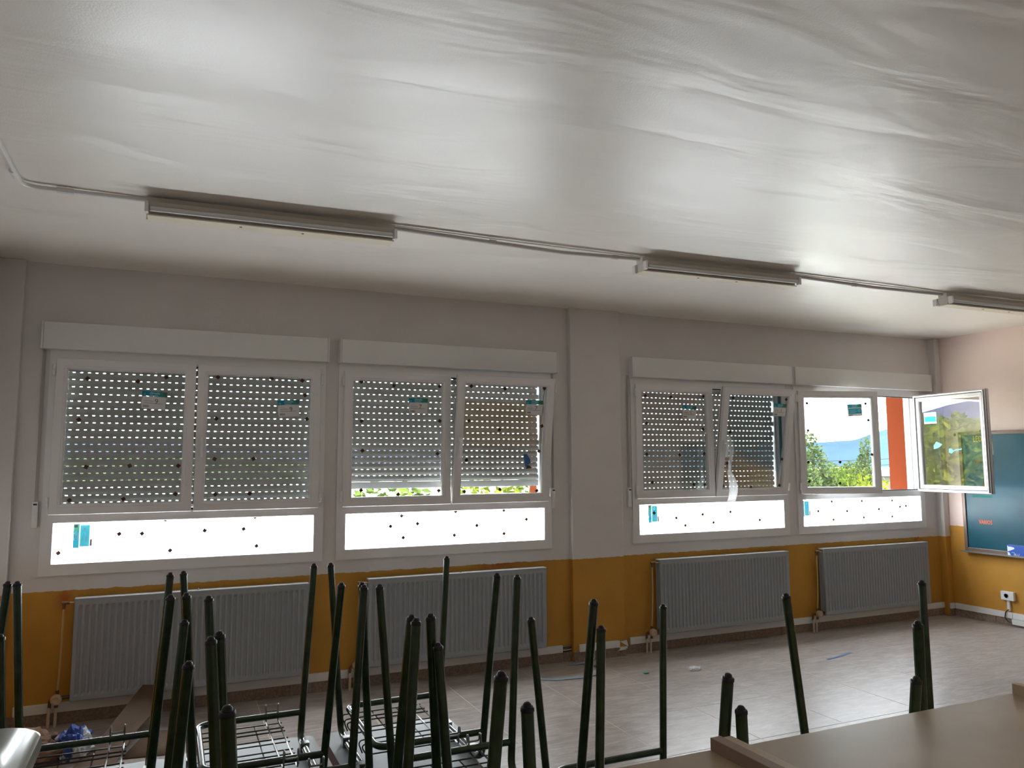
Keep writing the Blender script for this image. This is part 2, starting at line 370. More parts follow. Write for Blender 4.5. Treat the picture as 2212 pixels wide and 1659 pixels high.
# post between the two windows of each pair, and pilasters
for i, (a, b_) in enumerate(((1.0, 1.105), (5.29, 5.41))):
    o = MB().box(a, b_, -.002, .12, OZ0-.01, OZ1+.01).obj('trim_%d' % (i+1), M_WALL); tag(o, ('narrow white wall strip between the two left windows', 'narrow white wall strip between the two right windows')[i], 'wall trim', kind='structure')
o = MB().bbox(2.985, 3.465, -.045, .01, 0, ZC, .006).obj('trim_3', M_WALL); tag(o, 'wide flat pilaster between the second and third windows', 'pilaster', kind='structure')
o = MB().bbox(XW, -.868, -.05, .01, 0, ZC, .006).obj('trim_4', M_WALL); tag(o, 'pilaster in the far left corner', 'pilaster', kind='structure')
o = MB().bbox(7.315, XE+.01, -.075, .01, 0, ZC, .006).obj('trim_5', M_WALL); tag(o, 'slim pilaster in the corner beside the chalkboard wall', 'pilaster', kind='structure')
o = MB().box(XE, XE+.2, YS-.2, .12, -.1, ZC+.1).obj('wall_east', M_WALLE); tag(o, 'pinkish white and ochre wall carrying the chalkboard', 'wall', kind='structure')
o = MB().box(XW-.2, XW, YS-.2, .12, -.1, ZC+.1).obj('wall_west', M_WALL); tag(o, 'painted wall at the left end of the room', 'wall', kind='structure')
o = MB().box(XW-.2, XE+.2, YS-.2, YS, -.1, ZC+.1).obj('wall_south', M_WALL); tag(o, 'painted wall behind the viewpoint', 'wall', kind='structure')
b = MB(); nx, ny = 84, 66
for j in range(ny+1):
    for i in range(nx+1):
        x = XW-.1+(XE-XW+.2)*i/nx; y = YS-.1+(-YS+.15)*j/ny
        b.v.append((x, y, ZC+.010*noise.noise(Vector((x*.5, y*1.1, 3.3)))+.003*noise.noise(Vector((x*1.6, y*3.5, 1.1)))))
for j in range(ny):
    for i in range(nx): k = j*(nx+1)+i; b.f.append((k, k+1, k+nx+2, k+nx+1)); b.m.append(0)
b.box(XW-.2, XE+.2, YS-.2, .405, ZC+.06, ZC+.3)
o = b.obj('ceiling', M_CEIL, smooth=True); tag(o, 'uneven semi-gloss white plaster ceiling', 'ceiling', kind='structure')
# floor: slab with grout, each tile a piece
fl = MB().box(XW-.2, XE+.2, YS-.2, .12, -.12, -.0006).obj('floor', M_GROUT); tag(fl, 'dusty brown tiled floor', 'floor', kind='structure')
TX, TY = .637, .612
tb = MB().bbox(0, TX-.005, 0, TY-.005, -.006, 0, .0006); tme = tb.mesh('tile', M_TILE)
xs = [2.50+TX*k for k in range(-6, 9)]; ys = [-1.37+TY*k for k in range(-9, 3)]
for x in xs:
    for y in ys:
        x0, x1 = max(x, XW), min(x+TX-.005, XE); y0, y1 = max(y, YS), min(y+TY-.005, 0)
        if x1-x0 < .05 or y1-y0 < .05: continue
        if x1-x0 > TX-.006 and y1-y0 > TY-.006: link('tile', tme, fl, (x, y, random.uniform(-.0002, .0003)))
        else: MB().bbox(x0, x1, y0, y1, -.006, 0, .0015).obj('tile', M_TILE, fl)

# skirting stones and cable trunking along the window wall and right wall
bs = thing('baseboard_north', 'brown terrazzo skirting under the radiators', 'skirting', kind='structure')
segs = [(-.868, 2.985, -.014), (2.985, 3.465, -.058), (3.465, 7.315, -.014), (7.315, 7.375, -.088)]
for a, b_, y in segs:
    x = a
    while x < b_-.01:
        e = min(x+.42, b_); MB().bbox(x+.001, e-.001, y, y+.0138, 0, .072, .0015).obj('stone', M_STONE, bs); x = e
be = thing('baseboard_east', 'brown terrazzo skirting under the chalkboard', 'skirting', kind='structure')
y = -.09
while y > YS+.1:
    e = max(y-.42, YS); MB().bbox(XE-.014, XE-.0002, e+.001, y-.001, 0, .072, .0015).obj('stone', M_STONE, be); y = e
tr = thing('trim_6', 'white plastic cable trunking along the foot of the window wall', 'cable trunking', kind='structure')
for a, b_, y0, y1 in ((-.80, 1.2, -.022, -.0005), (1.203, 2.90, -.022, -.0005), (3.03, 3.40, -.067, -.0455), (3.53, 5.6, -.022, -.0005), (5.603, 7.315, -.022, -.0005), (7.316, 7.37, -.097, -.0755)):
    MB().bbox(a, b_, y0, y1, .073, .128, .002).obj('trunking', M_WHITEP, tr)
te = thing('trim_7', 'white plastic cable trunking along the foot of the chalkboard wall', 'cable trunking', kind='structure')
for a, b_ in ((-.10, -.68), (-.683, -2.6), (-2.603, -4.6)):
    MB().bbox(XE-.022, XE-.0005, b_, a, .073, .128, .002).obj('trunking', M_WHITEP, te)
# torn trunking end + loose wires in the gaps beside the pilaster
cg = thing('cable_bundle', 'loose wires showing in a trunking gap beside the wide pilaster', 'cables', (2.95, -.012, .10))
for k in range(5):
    m_ = (M_BLACK, M_WHITEP, M_GREEN, M_BLACK, M_WIRE)[k]
    MB().tube([(-.06, 0, -.018+.009*k), (-.02, -.006, -.02+.01*k+random.uniform(-.004, .004)), (.02, -.006, -.016+.008*k), (.032, 0, -.018+.009*k)], .0032, 6).obj('wire', m_, cg, True)
ce = MB(); ce.box(3.40, 3.47, -.069, -.046, .06, .075); ce.add([(3.40, -.068, .12), (3.475, -.075, .075), (3.455, -.08, .13)], [(0, 1, 2)]); ce.add([(3.46, -.075, .055), (3.38, -.07, .05), (3.42, -.068, .07)], [(0, 1, 2)])
tag(ce.obj('trunking_scrap', M_WHITEP), 'broken piece of white trunking hanging at the pilaster corner', 'trunking')

# ------------------------------------------------------------------ windows
SASH_W, SASH_H, ZS, STILE = .815, .978, 1.261, .067
M_TEAL = translucent_mat('label_teal', (.03, .30, .40), .07); M_TEALG = translucent_mat('label_green', (.06, .30, .20), .07)
M_PAPER = translucent_mat('label_paper', (.74, .72, .70), .06); M_INK = mat('label_ink', (.12, .13, .15), .8); M_LWHITE = translucent_mat('label_white_ink', (.75, .85, .85), .08)
M_LCYAN = translucent_mat('label_cyan', (.05, .38, .48), .06)
TXT = text_mesh('climalit', .022); TXCE = text_mesh('CE', .012)
DIG = {k: text_mesh(k, .05) for k in '971'}
def label_mb(digit=None, panel=False):
    """glass maker's label, 15 x 11.5 cm, in xz facing -y; materials: teal, green, paper, ink, white ink, cyan"""
    b = MB()
    def q(x0, x1, z0, z1, y, mi): b.add([(x0, y, z0), (x1, y, z0), (x1, y, z1), (x0, y, z1)], [(0, 1, 2, 3)], mi)
    q(0, .105, .082, .115, -.0004, 0); q(.105, .15, .082, .115, -.0004, 1)
    q(.128, .146, .092, .111, -.0007, 3)                          # dark square mark
    def put(t, x, z, mi, sc=1.0, y=-.0008): b.add([(x+v[0]*sc, y, z+v[1]*sc) for v in t[0]], t[1], mi)
    put(TXT, .044, .096, 4); put(TXCE, .008, .088, 4); q(.046, .096, .086, .089, -.0008, 4)
    if panel:
        for a_ in ((0, .010, 0, .082), (.140, .15, 0, .082), (.010, .140, 0, .022), (.010, .140, .074, .082)): q(*a_, -.0005, 2)
        q(.010, .140, .022, .074, -.0005, 5)
        for z in (.034, .042, .056): q(.02, .02+random.uniform(.05, .08), z, z+.0025, -.0011, 4)
        an = [(.118+.011*math.cos(t*PI/6), .050+.011*math.sin(t*PI/6)) for t in range(12)]; ai = [(.118+.007*math.cos(t*PI/6), .050+.007*math.sin(t*PI/6)) for t in range(12)]
        b.add([(x, -.0011, z) for x, z in an+ai], [(k, (k+1) % 12, 12+(k+1) % 12, 12+k) for k in range(12)], 4)
        q(.012, .05, .007, .015, -.0009, 3)
    else:
        b.add([(.006, -.0007, .0), (.146, -.0007, -.002), (.147, -.0007, .078), (.070, -.0007, .080), (.064, -.0007, .084), (.058, -.0007, .080), (.008, -.0007, .079), (-.001, -.0007, .045)], [tuple(range(8))], 2)
        for z, x1 in ((.066, .05), (.055, .06), (.050, .075), (.046, .07), (.036, .13), (.034, .12)): q(.014, x1, z, z+.0012, -.0009, 3)
        for k in range(12): q(.012+.003*k, .0135+.003*k+random.choice((0, .0008)), .008, .022, -.0009, 3)
        for z in (.012, .024, .034, .044): q(.147, .151, z, z+.005, -.0009, 3)
        if digit: put(DIG[digit], .078, .034, 3, .95, -.0010)
    return b.mesh('glass_label', [M_TEAL, M_TEALG, M_PAPER, M_INK, M_LWHITE, M_LCYAN])
LABELS = {k: label_mb(k) for k in ('9', '7', '1')}; LABELS['p'] = label_mb(None, True)
pad_me = MB().bbox(-.0115, .0115, -.004, 0, -.0115, .0115, .0008).mesh('spacer_pad', M_CORK)
hb = MB(); hb.bbox(-.014, .014, -.012, 0, -.075, .075, .004); hb.tube(fillet([(0, -.008, .055), (0, -.045, .055), (0, -.045, -.07)], .012, 5), .0095, 8); HANDLE = hb.mesh('handle', M_PVC, True)
hg = MB(); hg.lathe((0, -.008, -.035), (0, 0, 1), [(.007, 0), (.009, .002), (.009, .032), (.0075, .033), (.0075, .036), (.009, .037), (.009, .068), (.007, .07)], 10); HINGE = hg.mesh('hinge', M_PVC, True)
def sash(win, X, side, pads, lab, theta=0.0, tilt=0.0, handle=False, ylab=None):
    """side=+1: hinged left (local x runs right); -1: hinged right"""
    prof = [(.0, .004), (.003, 0), (.046, 0), (.048, .003), (.058, .004), (.064, .009), (STILE, .018), (STILE, .046), (.060, .055), (.024, .058), (.022, .066), (.010, .070), (.008, .052), (.0, .050)]
    s = MB().ring(SASH_W, SASH_H, prof, side).obj('sash', M_PVC, win)
    s.location = (X, -.04, ZS); s.rotation_euler = (tilt, 0, -theta*side)
    g = MB().ring(SASH_W, SASH_H, [(.0225, .0585), (.0225, .062), (.030, .062), (.030, .0585)], side).ring(SASH_W, SASH_H, [(-.0005, .036), (-.0005, .042), (.004, .042), (.004, .036)], side).ring(SASH_W, SASH_H, [(.0075, .0535), (.0075, .058), (.0098, .058), (.0098, .0535)], side).obj('gasket', M_GASKET, s)
    x0, x1 = sorted((side*STILE, side*(SASH_W-STILE)))
    MB().box(x0-.004, x1+.004, .026, .030, STILE-.004, SASH_H-STILE+.004).obj('pane', M_GLASS, s)
    for px, pz in pads:
        p = link('spacer_pad', pad_me, s, (px, .0258, pz)); p.rotation_euler = (0, PI/4+random.uniform(-.35, .35), 0)
    if lab:
        kind, lx, lz, rot = lab; l_ = link('glass_label', LABELS[kind], s, (lx, .0255 if ylab is None else ylab, lz)); l_.rotation_euler = (0, rot, 0)
    if handle: link('handle', HANDLE, s, (side*(SASH_W-.035), -.0004, .43))
    for z in (.075, SASH_H-.075): link('hinge', HINGE, s, (-side*.009, 0.004, z))
    return s

WX = (-.71, 1.099, 3.581, 5.405); WW = 1.716
LBL = ('leftmost window with closed shutter and frosted pane below', 'second window, right sash tilted in and shutter raised a little', 'third window with tilted right sash and clear film hanging from its handle', 'rightmost window with unshuttered view and right sash swung wide open')
windows = []
for i, X in enumerate(WX):
    wdw = thing('window_%d' % (i+1), LBL[i], 'window', (X, 0, 0), kind='structure'); windows.append(wdw)
    b = MB(); y0, y1 = -.018, .065
    b.box(0, .046, y0, y1, .89, 2.32); b.box(WW-.046, WW, y0, y1, .89, 2.32)            # jambs
    b.box(.046, WW-.046, y0, y1, .89, .945); b.box(.046, WW-.046, y0, y1, 1.226, 1.272); b.box(.046, WW-.046, y0, y1, 2.225, 2.32)
    b.obj('frame', M_PVC, wdw)
    bd = MB(); bd.v = []; bd.ring(WW-.084, 1.234-.936, [(0, -.0185), (.022, -.0185), (.026, -.014), (.026, .01), (0, .01)])
    bd.v = [(x+.042, y, z+.936) for x, y, z in bd.v]; bd.obj('glazing_bead', M_PVC, wdw)
    g = MB().ring(WW-.09, .955, [(0, -.006), (.010, -.006), (.010, .02), (0, .02)]); g.v = [(x+.045, y, z+1.271) for x, y, z in g.v]; g.obj('gasket', M_GASKET, wdw)
    gd = MB(); gd.box(.02, .062, .068, .13, 1.23, 2.44); gd.box(WW-.062, WW-.02, .068, .13, 1.23, 2.44); gd.obj('shutter_guide', M_WHITEP, wdw)
    sl = MB(); sl.box(-.02, WW+.02, .066, .44, .87, .905); sl.obj('sill', M_WHITEP, wdw)
    hl = MB(); hl.box(.0, WW, .066, .12, 2.32, 2.44); hl.obj('head_board', M_WHITEP, wdw)
def fixed_pane(wdw, X, pads, lab=None):
    pb = MB().box(.06, WW-.06, .012, .018, .952, 1.222); pb.m = [1, 1, 0, 1, 1, 1]      # etched, self-glowing face on the room side only
    p = pb.obj('frosted_pane', [M_FROST_GLOW, M_GLASS], wdw)
    for px, pz in pads:
        q = link('spacer_pad', pad_me, p, (px-X, .0118, pz)); q.rotation_euler = (0, PI/4+random.uniform(-.25, .25), 0)
    if lab:
        q = link('glass_label', LABELS['p'], p, (lab[0]-X, .0115, lab[1])); q.rotation_euler = (0, -PI/2, 0); q.scale = (1, 1, .95)
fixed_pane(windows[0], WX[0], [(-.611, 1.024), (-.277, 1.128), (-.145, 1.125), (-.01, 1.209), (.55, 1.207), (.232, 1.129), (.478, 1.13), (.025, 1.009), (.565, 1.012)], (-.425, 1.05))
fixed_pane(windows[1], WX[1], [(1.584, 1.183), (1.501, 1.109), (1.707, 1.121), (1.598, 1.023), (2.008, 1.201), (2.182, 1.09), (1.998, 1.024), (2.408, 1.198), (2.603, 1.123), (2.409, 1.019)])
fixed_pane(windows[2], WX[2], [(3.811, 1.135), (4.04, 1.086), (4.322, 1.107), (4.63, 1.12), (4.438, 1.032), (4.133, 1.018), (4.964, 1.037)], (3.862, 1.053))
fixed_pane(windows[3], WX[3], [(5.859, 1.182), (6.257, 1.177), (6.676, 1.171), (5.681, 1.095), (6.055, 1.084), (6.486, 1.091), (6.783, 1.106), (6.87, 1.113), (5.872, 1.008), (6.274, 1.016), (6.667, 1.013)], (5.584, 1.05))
def loc_pads(L, X): return [(x-X, z-ZS) for x, z in L]
A, B_ = .037, .037+2*SASH_W+.012
sash(windows[0], A, 1, loc_pads([(-.498, 2.118), (-.208, 2.111), (-.04, 2.144), (-.535, 1.855), (-.481, 1.556), (-.234, 1.562), (.054, 1.56), (-.563, 1.349), (-.261, 1.35), (.044, 1.376)], WX[0]+A), ('9', -.186-WX[0]-A, 1.938-ZS, .06))
sash(windows[0], B_, -1, loc_pads([(.28, 2.159), (.632, 2.165), (.841, 2.157), (.863, 2.053), (.279, 1.876), (.879, 1.885), (.277, 1.604), (.526, 1.605), (.289, 1.368), (.508, 1.368)], WX[0]+B_), ('9', .681-WX[0]-B_, 1.897-ZS, -.06), handle=True)
sash(windows[1], A, 1, loc_pads([(1.264, 2.165), (1.508, 2.145), (1.865, 2.154), (1.269, 1.877), (1.868, 1.888), (1.279, 1.662), (1.851, 1.64), (1.273, 1.377), (1.549, 1.343), (1.863, 1.363)], WX[1]+A), ('7', 1.624-WX[1]-A, 1.942-ZS, -.01))
sR = sash(windows[1], B_, -1, [(-.70, .895), (-.42, .885), (-.08, .90), (-.705, .63), (-.45, .565), (-.085, .60), (-.71, .33), (-.10, .40), (-.715, .09), (-.42, .10), (-.10, .085)], ('7', -.235, .69, .02), tilt=math.radians(7.9), handle=True)
sash(windows[2], A, 1, loc_pads([(3.732, 2.139), (3.999, 2.135), (4.348, 2.153), (3.74, 1.901), (4.332, 1.858), (3.733, 1.638), (4.074, 1.63), (4.339, 1.642), (3.785, 1.397), (4.216, 1.372), (4.334, 1.368)], WX[2]+A), ('1', 4.116-WX[2]-A, 1.953-ZS, .04))
sR3 = sash(windows[2], B_, -1, [(-.70, .88), (-.085, .885), (-.705, .575), (-.08, .33), (-.71, .295), (-.735, .09), (-.42, .075), (-.085, .085)], ('1', -.225, .73, .02), tilt=math.radians(9.4), handle=True)
sash(windows[3], A-.005, 1, [(.10, .86), (.70, .86), (.10, .60), (.72, .70), (.09, .30), (.41, .30), (.74, .37), (.09, .12), (.40, .10)], ('p', .515, .735, -.05), theta=math.radians(16.75))
so = sash(windows[3], 7.06-WX[3], -1, [(-.12, .73), (-.44, .56), (-.72, .58), (-.11, .33), (-.52, .36), (-.70, .34), (-.12, .10), (-.50, .10), (-.72, .09)], None, theta=math.radians(85), handle=True)
# scraps stuck on the outside of the open sash: a label seen from behind and two blue bits of film
lb = MB(); lb.box(0, .15, 0, .0005, 0, .115, 0); lb.box(.008, .142, -.0004, .0009, .02, .072, 1); o = lb.obj('glass_label', [M_PAPER, M_LCYAN], so); o.location = (-.25, .0305, .68)
M_SCRAP = translucent_mat('blue_film_scrap', (.22, .46, .58), .12)
for pts in ([(-.30, .47), (-.235, .50), (-.20, .46), (-.195, .425), (-.235, .43), (-.27, .445)], [(-.43, .40), (-.40, .43), (-.375, .425), (-.37, .39), (-.40, .375)], [(-.52, .428), (-.43, .412), (-.43, .40), (-.52, .415)]):
    MB().add([(x, .0312, z) for x, z in pts]+[(x, .0318, z) for x, z in pts], [tuple(range(len(pts))), tuple(range(2*len(pts)-1, len(pts)-1, -1))]).obj('film_scrap', M_SCRAP, so)
# torn blue and tan scrap on the tilted sash of the second window
sc = MB(); sc.add([(x, .0250, z) for x, z in [(-.232, .375), (-.20, .378), (-.188, .355), (-.172, .335), (-.168, .305), (-.192, .290), (-.21, .265), (-.222, .32)]], [tuple(range(8))], 0)
sc.add([(x, .0249, z) for x, z in [(-.198, .290), (-.172, .285), (-.155, .265), (-.205, .258)]], [(0, 1, 2, 3)], 1)
sc.obj('film_scrap', [M_BLUE, M_KRAFT], sR)
# clear protective film hanging from the handle of the third window
M_FILM = translucent_mat('clear_film', (.85, .87, .88), .4, .72)
fb = MB(); N = 26
for k in range(N+1):
    t = k/N; z = -.57*t; wv = .03+.014*math.sin(t*9)+.012*t
    cx = .012*math.sin(t*5)+(.035*math.sin((t-.55)*7) if t > .55 else 0)-.01*t
    for j in range(5):
        q = j/4-.5; fb.v.append((cx+q*wv*2*(.55+.5*t), -.012*math.cos(q*9+t*12)-.012*math.sin(t*8), z))
for k in range(N):
    for j in range(4): a = k*5+j; fb.f.append((a, a+1, a+6, a+5)); fb.m.append(0)
o = fb.obj('plastic_film', M_FILM, smooth=True); o.location = (4.455, -.205, 1.80); o.rotation_euler = (-.05, 0, 0)
tag(o, 'strip of clear plastic film hanging from the handle of the third window', 'plastic film')
md = o.modifiers.new('thickness', 'SOLIDIFY'); md.thickness = .0004

# ------------------------------------------------------------------ roller shutters, boxes, straps
SP = .0465
def slat_mesh(width):
    b = MB(); prof = [(.0, .004), (.006, -.001), (.014, -.0045), (.022, -.005), (.033, -.0025), (.0412, .003), (.0412, .006), (.0, .007)]
    n = len(prof); vs = [(0, y, z) for z, y in prof]+[(width, y, z) for z, y in prof]
    b.add(vs, [tuple(range(n)), tuple(range(2*n-1, n-1, -1))]+[(k, (k+1) % n, n+(k+1) % n, n+k) for k in range(n)])
    p = .0436; x = .012
    while x < width-.02:
        b.box(x, min(x+p-.0155, width), .0035, .0055, .041, SP+.002); x += p
    return b.mesh('slat', M_SLAT)
SLAT = slat_mesh(WW-.14)
def shutter(i, z0, bar, label):
    t = thing('roller_shutter', label, 'roller shutter', (WX[i]+.07, .088, 0), group='roller shutters')
    z = z0
    if bar: MB().bbox(-.002, WW-.138, -.004, .010, z0-.052, z0-.002, .003).obj('bottom_bar', M_SLAT, t)
    k = 0
    while z < 2.36:
        link('slat', SLAT, t, (random.uniform(-.008, .008), 0, z)); z += SP; k += 1
shutter(0, 1.285, True, 'closed grey roller shutter of the leftmost window')
shutter(1, 1.435, True, 'roller shutter of the second window, raised a hand above the sill')
shutter(2, 1.300, True, 'closed grey roller shutter of the third window')
t = thing('roller_shutter', 'rolled-up shutter of the rightmost window, only its bottom bar in its box', 'roller shutter', (WX[3]+.07, .088, 0), group='roller shutters')
MB().bbox(-.002, WW-.138, -.004, .010, 2.385, 2.435, .003).obj('bottom_bar', M_SLAT, t)
for i, (a, b_, lab) in enumerate(((-.761, 1.02, 'long white shutter box over the leftmost window'), (1.096, 2.868, 'white shutter box over the second window'), (3.577, 5.372, 'white shutter box over the third window'), (5.395, 7.263, 'white shutter box over the rightmost window'))):
    t = thing('shutter_box', lab, 'shutter box', ((a+b_)/2, 0, 2.29), group='shutter boxes over the windows')
    h = (b_-a)/2
    MB().bbox(-h+.012, h-.012, -.062, .12, .004, .176, .008).obj('cover', M_BOX, t, True)
    for s_ in (-1, 1): MB().bbox(s_*h-.0125*(s_ > 0), s_*h+.0125*(s_ < 0), -.064, .06, .001, .178, .005).obj('end_cap', M_BOX, t, True)
for x, ztop, zm, zb, lab in ((-.745, 2.29, 1.345, 1.185, 'shutter strap and winder left of the leftmost window'), (2.832, 2.29, 1.365, 1.205, 'shutter strap and winder right of the second window'), (3.553, 2.29, 1.355, 1.195, 'shutter strap and winder left of the third window')):
    t = thing('shutter_strap', lab, 'shutter strap', (x, -.001, zb), group='shutter straps')
    MB().box(-.007, .007, -.012, -.0105, zm-zb-.02, ztop-zb+.02).obj('strap', M_STRAP, t)
    MB().bbox(-.016, .016, -.022, -.0005, 0, zm-zb, .004).obj('winder', M_WHITEP, t, True)
    MB().box(-.010, .010, -.0235, -.0215, zm-zb-.022, zm-zb-.012).obj('slot', M_BLACK, t)

# ------------------------------------------------------------------ radiators
def rad_panel(w, h, nf):
    b = MB(); xs = [0]; e = .022; p = (w-2*e)/nf
    pts = [(0, 0), (e, 0)]
    for k in range(nf):
        x = e+k*p; pts += [(x+p*.16, .009), (x+p*.52, .009), (x+p*.68, 0), (x+p*1.0, 0)]
    pts += [(w, 0)]
    z = [0, .028, .045, h-.05, h-.033, h]
    fac = [0, 0, 1, 1, 0, 0]
    for zz, f_ in zip(z, fac):
        for x, y in pts: b.v.append((x, y*f_-.001*(0), zz))
    n = len(pts)
    for j in range(len(z)-1):
        for k in range(n-1): a = j*n+k; b.f.append((a, a+1, a+n+1, a+n)); b.m.append(0)
    o = len(b.v)
    b.box(0, w, .012, .016, 0, h); b.box(0, .003, 0, .016, 0, h); b.box(w-.003, w, 0, .016, 0, h); b.box(0, w, 0, .016, h-.004, h); b.box(0, w, 0, .016, 0, .004)
    return b.mesh('panel', M_GREY)
RADP = rad_panel(1.40, .60, 38)
for i, (x, lab) in enumerate(((-.497, 'grey panel radiator at the left below the leftmost window'), (1.316, 'grey panel radiator below the second window, behind the desk legs'), (3.776, 'grey panel radiator below the third window'), (5.603, 'grey panel radiator nearest the corner with the chalkboard'))):
    t = thing('radiator', lab, 'radiator', (x, 0, .151), group='panel radiators')
    link('panel', RADP, t, (0, -.112, 0))
    bk = MB(); bk.box(0, 1.40, -.058, -.046, 0, .6); bk.box(.01, 1.39, -.097, -.058, .02, .58); bk.box(.2, .24, -.046, 0, .1, .5); bk.box(1.16, 1.20, -.046, 0, .1, .5); bk.obj('back_panel', M_GREY, t)
    MB().bbox(-.001, 1.401, -.113, -.045, .594, .606, .002).obj('top_grille', M_GREY, t)
    MB().lathe((.70, -.085, .605), (0, 0, 1), [(.006, 0), (.006, .008), (.003, .012)], 8).obj('bleed_screw', M_WIRE, t, True)
    # flow pipe from the top corner down to the valve
    MB().tube(fillet([(.005, -.08, .578), (-.058, -.08, .580), (-.060, -.08, .30), (-.064, -.075, .16), (-.070, -.072, .06)], .012, 5), .0062, 8).obj('pipe', M_PIPE, t, True)
    e = MB(); e.tube([(-.058, -.08, .582), (-.059, -.08, .545)], .009, 8); e.tube([(-.07, -.08, .58), (-.028, -.08, .58)], .009, 8); e.obj('elbow', M_BRASS, t, True)
    v_ = MB(); v_.tube([(-.070, -.072, .065), (-.071, -.072, .04)], .010, 8); v_.tube([(-.07, -.072, .017), (.01, -.075, .022)], .011, 8); v_.tube([(-.072, -.072, -.01), (-.073, -.072, -.035)], .0105, 8); v_.tube(fillet([(-.07, -.065, .01), (-.109, -.055, .012), (-.110, -.052, -.045)], .015, 4), .010, 8)
    v_.obj('valve_body', M_BRASS, t, True)
    MB().lathe((-.072, -.078, .017), (0, -1, 0), [(.018, 0), (.030, .006), (.032, .02), (.029, .034), (.018, .038), (.013, .036)], 16).obj('valve_knob', M_KNOB, t, True)
    for px, pz in ((-.074, -.03), (-.111, -.035)):
        MB().tube([(px, -.062, pz), (px-.002, -.06, -.1505)], .0085, 8).obj('floor_pipe', M_CREAMPIPE, t, True)

# ------------------------------------------------------------------ ceiling lights and conduit
def batten(loc, rz, label):
    t = thing('batten_light', label, 'ceiling light', loc, rz, 'fluorescent battens on the ceiling')
    L = 1.2
    b = MB(); sec = [(-.035, 0), (.035, 0), (.035, -.028), (.026, -.034), (-.026, -.034), (-.035, -.028)]
    n = len(sec); b.add([(0, y, z) for y, z in sec]+[(L, y, z) for y, z in sec], [tuple(range(n)), tuple(range(2*n-1, n-1, -1))]+[(k, (k+1) % n, n+(k+1) % n, n+k) for k in range(n)]); b.obj('housing', M_LAMPG, t)
    b = MB(); sec = [(-.062, -.030), (.062, -.030), (.056, -.046), (.030, -.086), (-.030, -.086), (-.056, -.046)]
    b.add([(.01, y, z) for y, z in sec]+[(L-.01, y, z) for y, z in sec], [tuple(range(6)), tuple(range(11, 5, -1))]+[(k, (k+1) % 6, 6+(k+1) % 6, 6+k) for k in range(6)]); b.obj('reflector', M_LAMPG, t)
    bt = MB().bbox(.005, L-.005, -.047, .047, -.094, -.0862, .003).obj('cover_strip', M_LAMP, t)
    for x in (.42, .72): MB().box(x, x+.012, -.018, -.006, -.0955, -.0938).obj('clip_slot', M_BLACK, bt)
    for s_ in (-1, 1):
        MB().tube([(.02, s_*.066, -.066), (L-.02, s_*.066, -.066)], .013, 12).obj('tube', M_TUBE, t, True)
        for x in (-.004, L-.012):
            MB().bbox(x, x+.016, s_*.066-.017, s_*.066+.017, -.088, -.034, .004).obj('lamp_holder', M_WHITEP, t)
    return t
batten((-.145, -1.60, ZC-.012), math.radians(-1.6), 'fluorescent batten light at the left of the ceiling')
batten((2.63, -1.62, ZC-.012), math.radians(-2.2), 'fluorescent batten light in the middle of the ceiling run')
batten((5.33, -1.66, ZC-.012), math.radians(-1.5), 'fluorescent batten light at the right edge of the picture')
cd = thing('conduit', 'painted cable conduit running across the ceiling between the battens', 'conduit', (0, 0, ZC-.022))
MB().tube(fillet([(-.66, -6.4, 0), (-.66, -3.2, 0), (-.655, -1.60, 0), (-.145, -1.59, .006)], .075, 8), .0105, 8).obj('pipe', M_WHITEP, cd, True)
MB().tube([(1.05, -1.63, .004), (1.5, -1.62, -.002), (2.1, -1.60, -.008), (2.64, -1.615, .004)], .0115, 8).obj('pipe', M_CONDUIT, cd, True)
MB().tube([(3.82, -1.66, .004), (4.6, -1.655, -.006), (5.34, -1.655, .004)], .0115, 8).obj('pipe', M_CONDUIT, cd, True)
for p0, p1 in (((-.662, -1.80, 0), (-.662, -1.73, 0)), ((-.52, -1.6, .001), (-.45, -1.598, .001)), ((1.62, -1.618, -.002), (1.66, -1.617, -.003)), ((2.44, -1.608, 0), (2.48, -1.61, 0)), ((4.4, -1.656, -.004), (4.44, -1.656, -.005))):
    MB().tube([p0, p1], .0145, 8).obj('sleeve', M_CONDUIT if p0[0] > 0 else M_WHITEP, cd, True)
MB().tube([(1.05, -1.655, .010), (1.8, -1.645, .008), (2.64, -1.64, .010)], .004, 6).obj('wire', M_WHITEP, cd, True)
MB().tube([(3.82, -1.685, .010), (4.5, -1.68, .008), (5.34, -1.68, .010)], .004, 6).obj('wire', M_WHITEP, cd, True)

# ------------------------------------------------------------------ chalkboard wall
XB = XE-.022
bd = thing('chalkboard', 'large green chalkboard with brown metal frame and chalk tray', 'chalkboard', (XE, -2.35, .66))
Y0, Y1, Z0, Z1 = 2.10, -2.10, 0.0, 1.197      # local, left end at +y
MB().box(-.022, -.001, Y1+.01, Y0-.01, .01, Z1-.01).obj('surface', M_BOARD, bd)
for nm, y0, y1, z0, z1 in (('frame_side', Y0-.034, Y0, 0, Z1), ('frame_side', Y1, Y1+.034, 0, Z1), ('frame_top', Y1+.034, Y0-.034, Z1-.034, Z1), ('frame_bottom', Y1+.034, Y0-.034, 0, .045)):
    MB().bbox(-.034, -.0005, y0, y1, z0, z1, .004).obj(nm, M_BFRAME, bd)
tr_ = MB(); tr_.box(-.085, -.034, Y1-.01, Y0+.012, .0, .008); tr_.box(-.089, -.085, Y1-.01, Y0+.012, .0, .016); tr_.obj('tray', mat('aluminium_tray', (.32, .30, .28), .35, .8), bd)
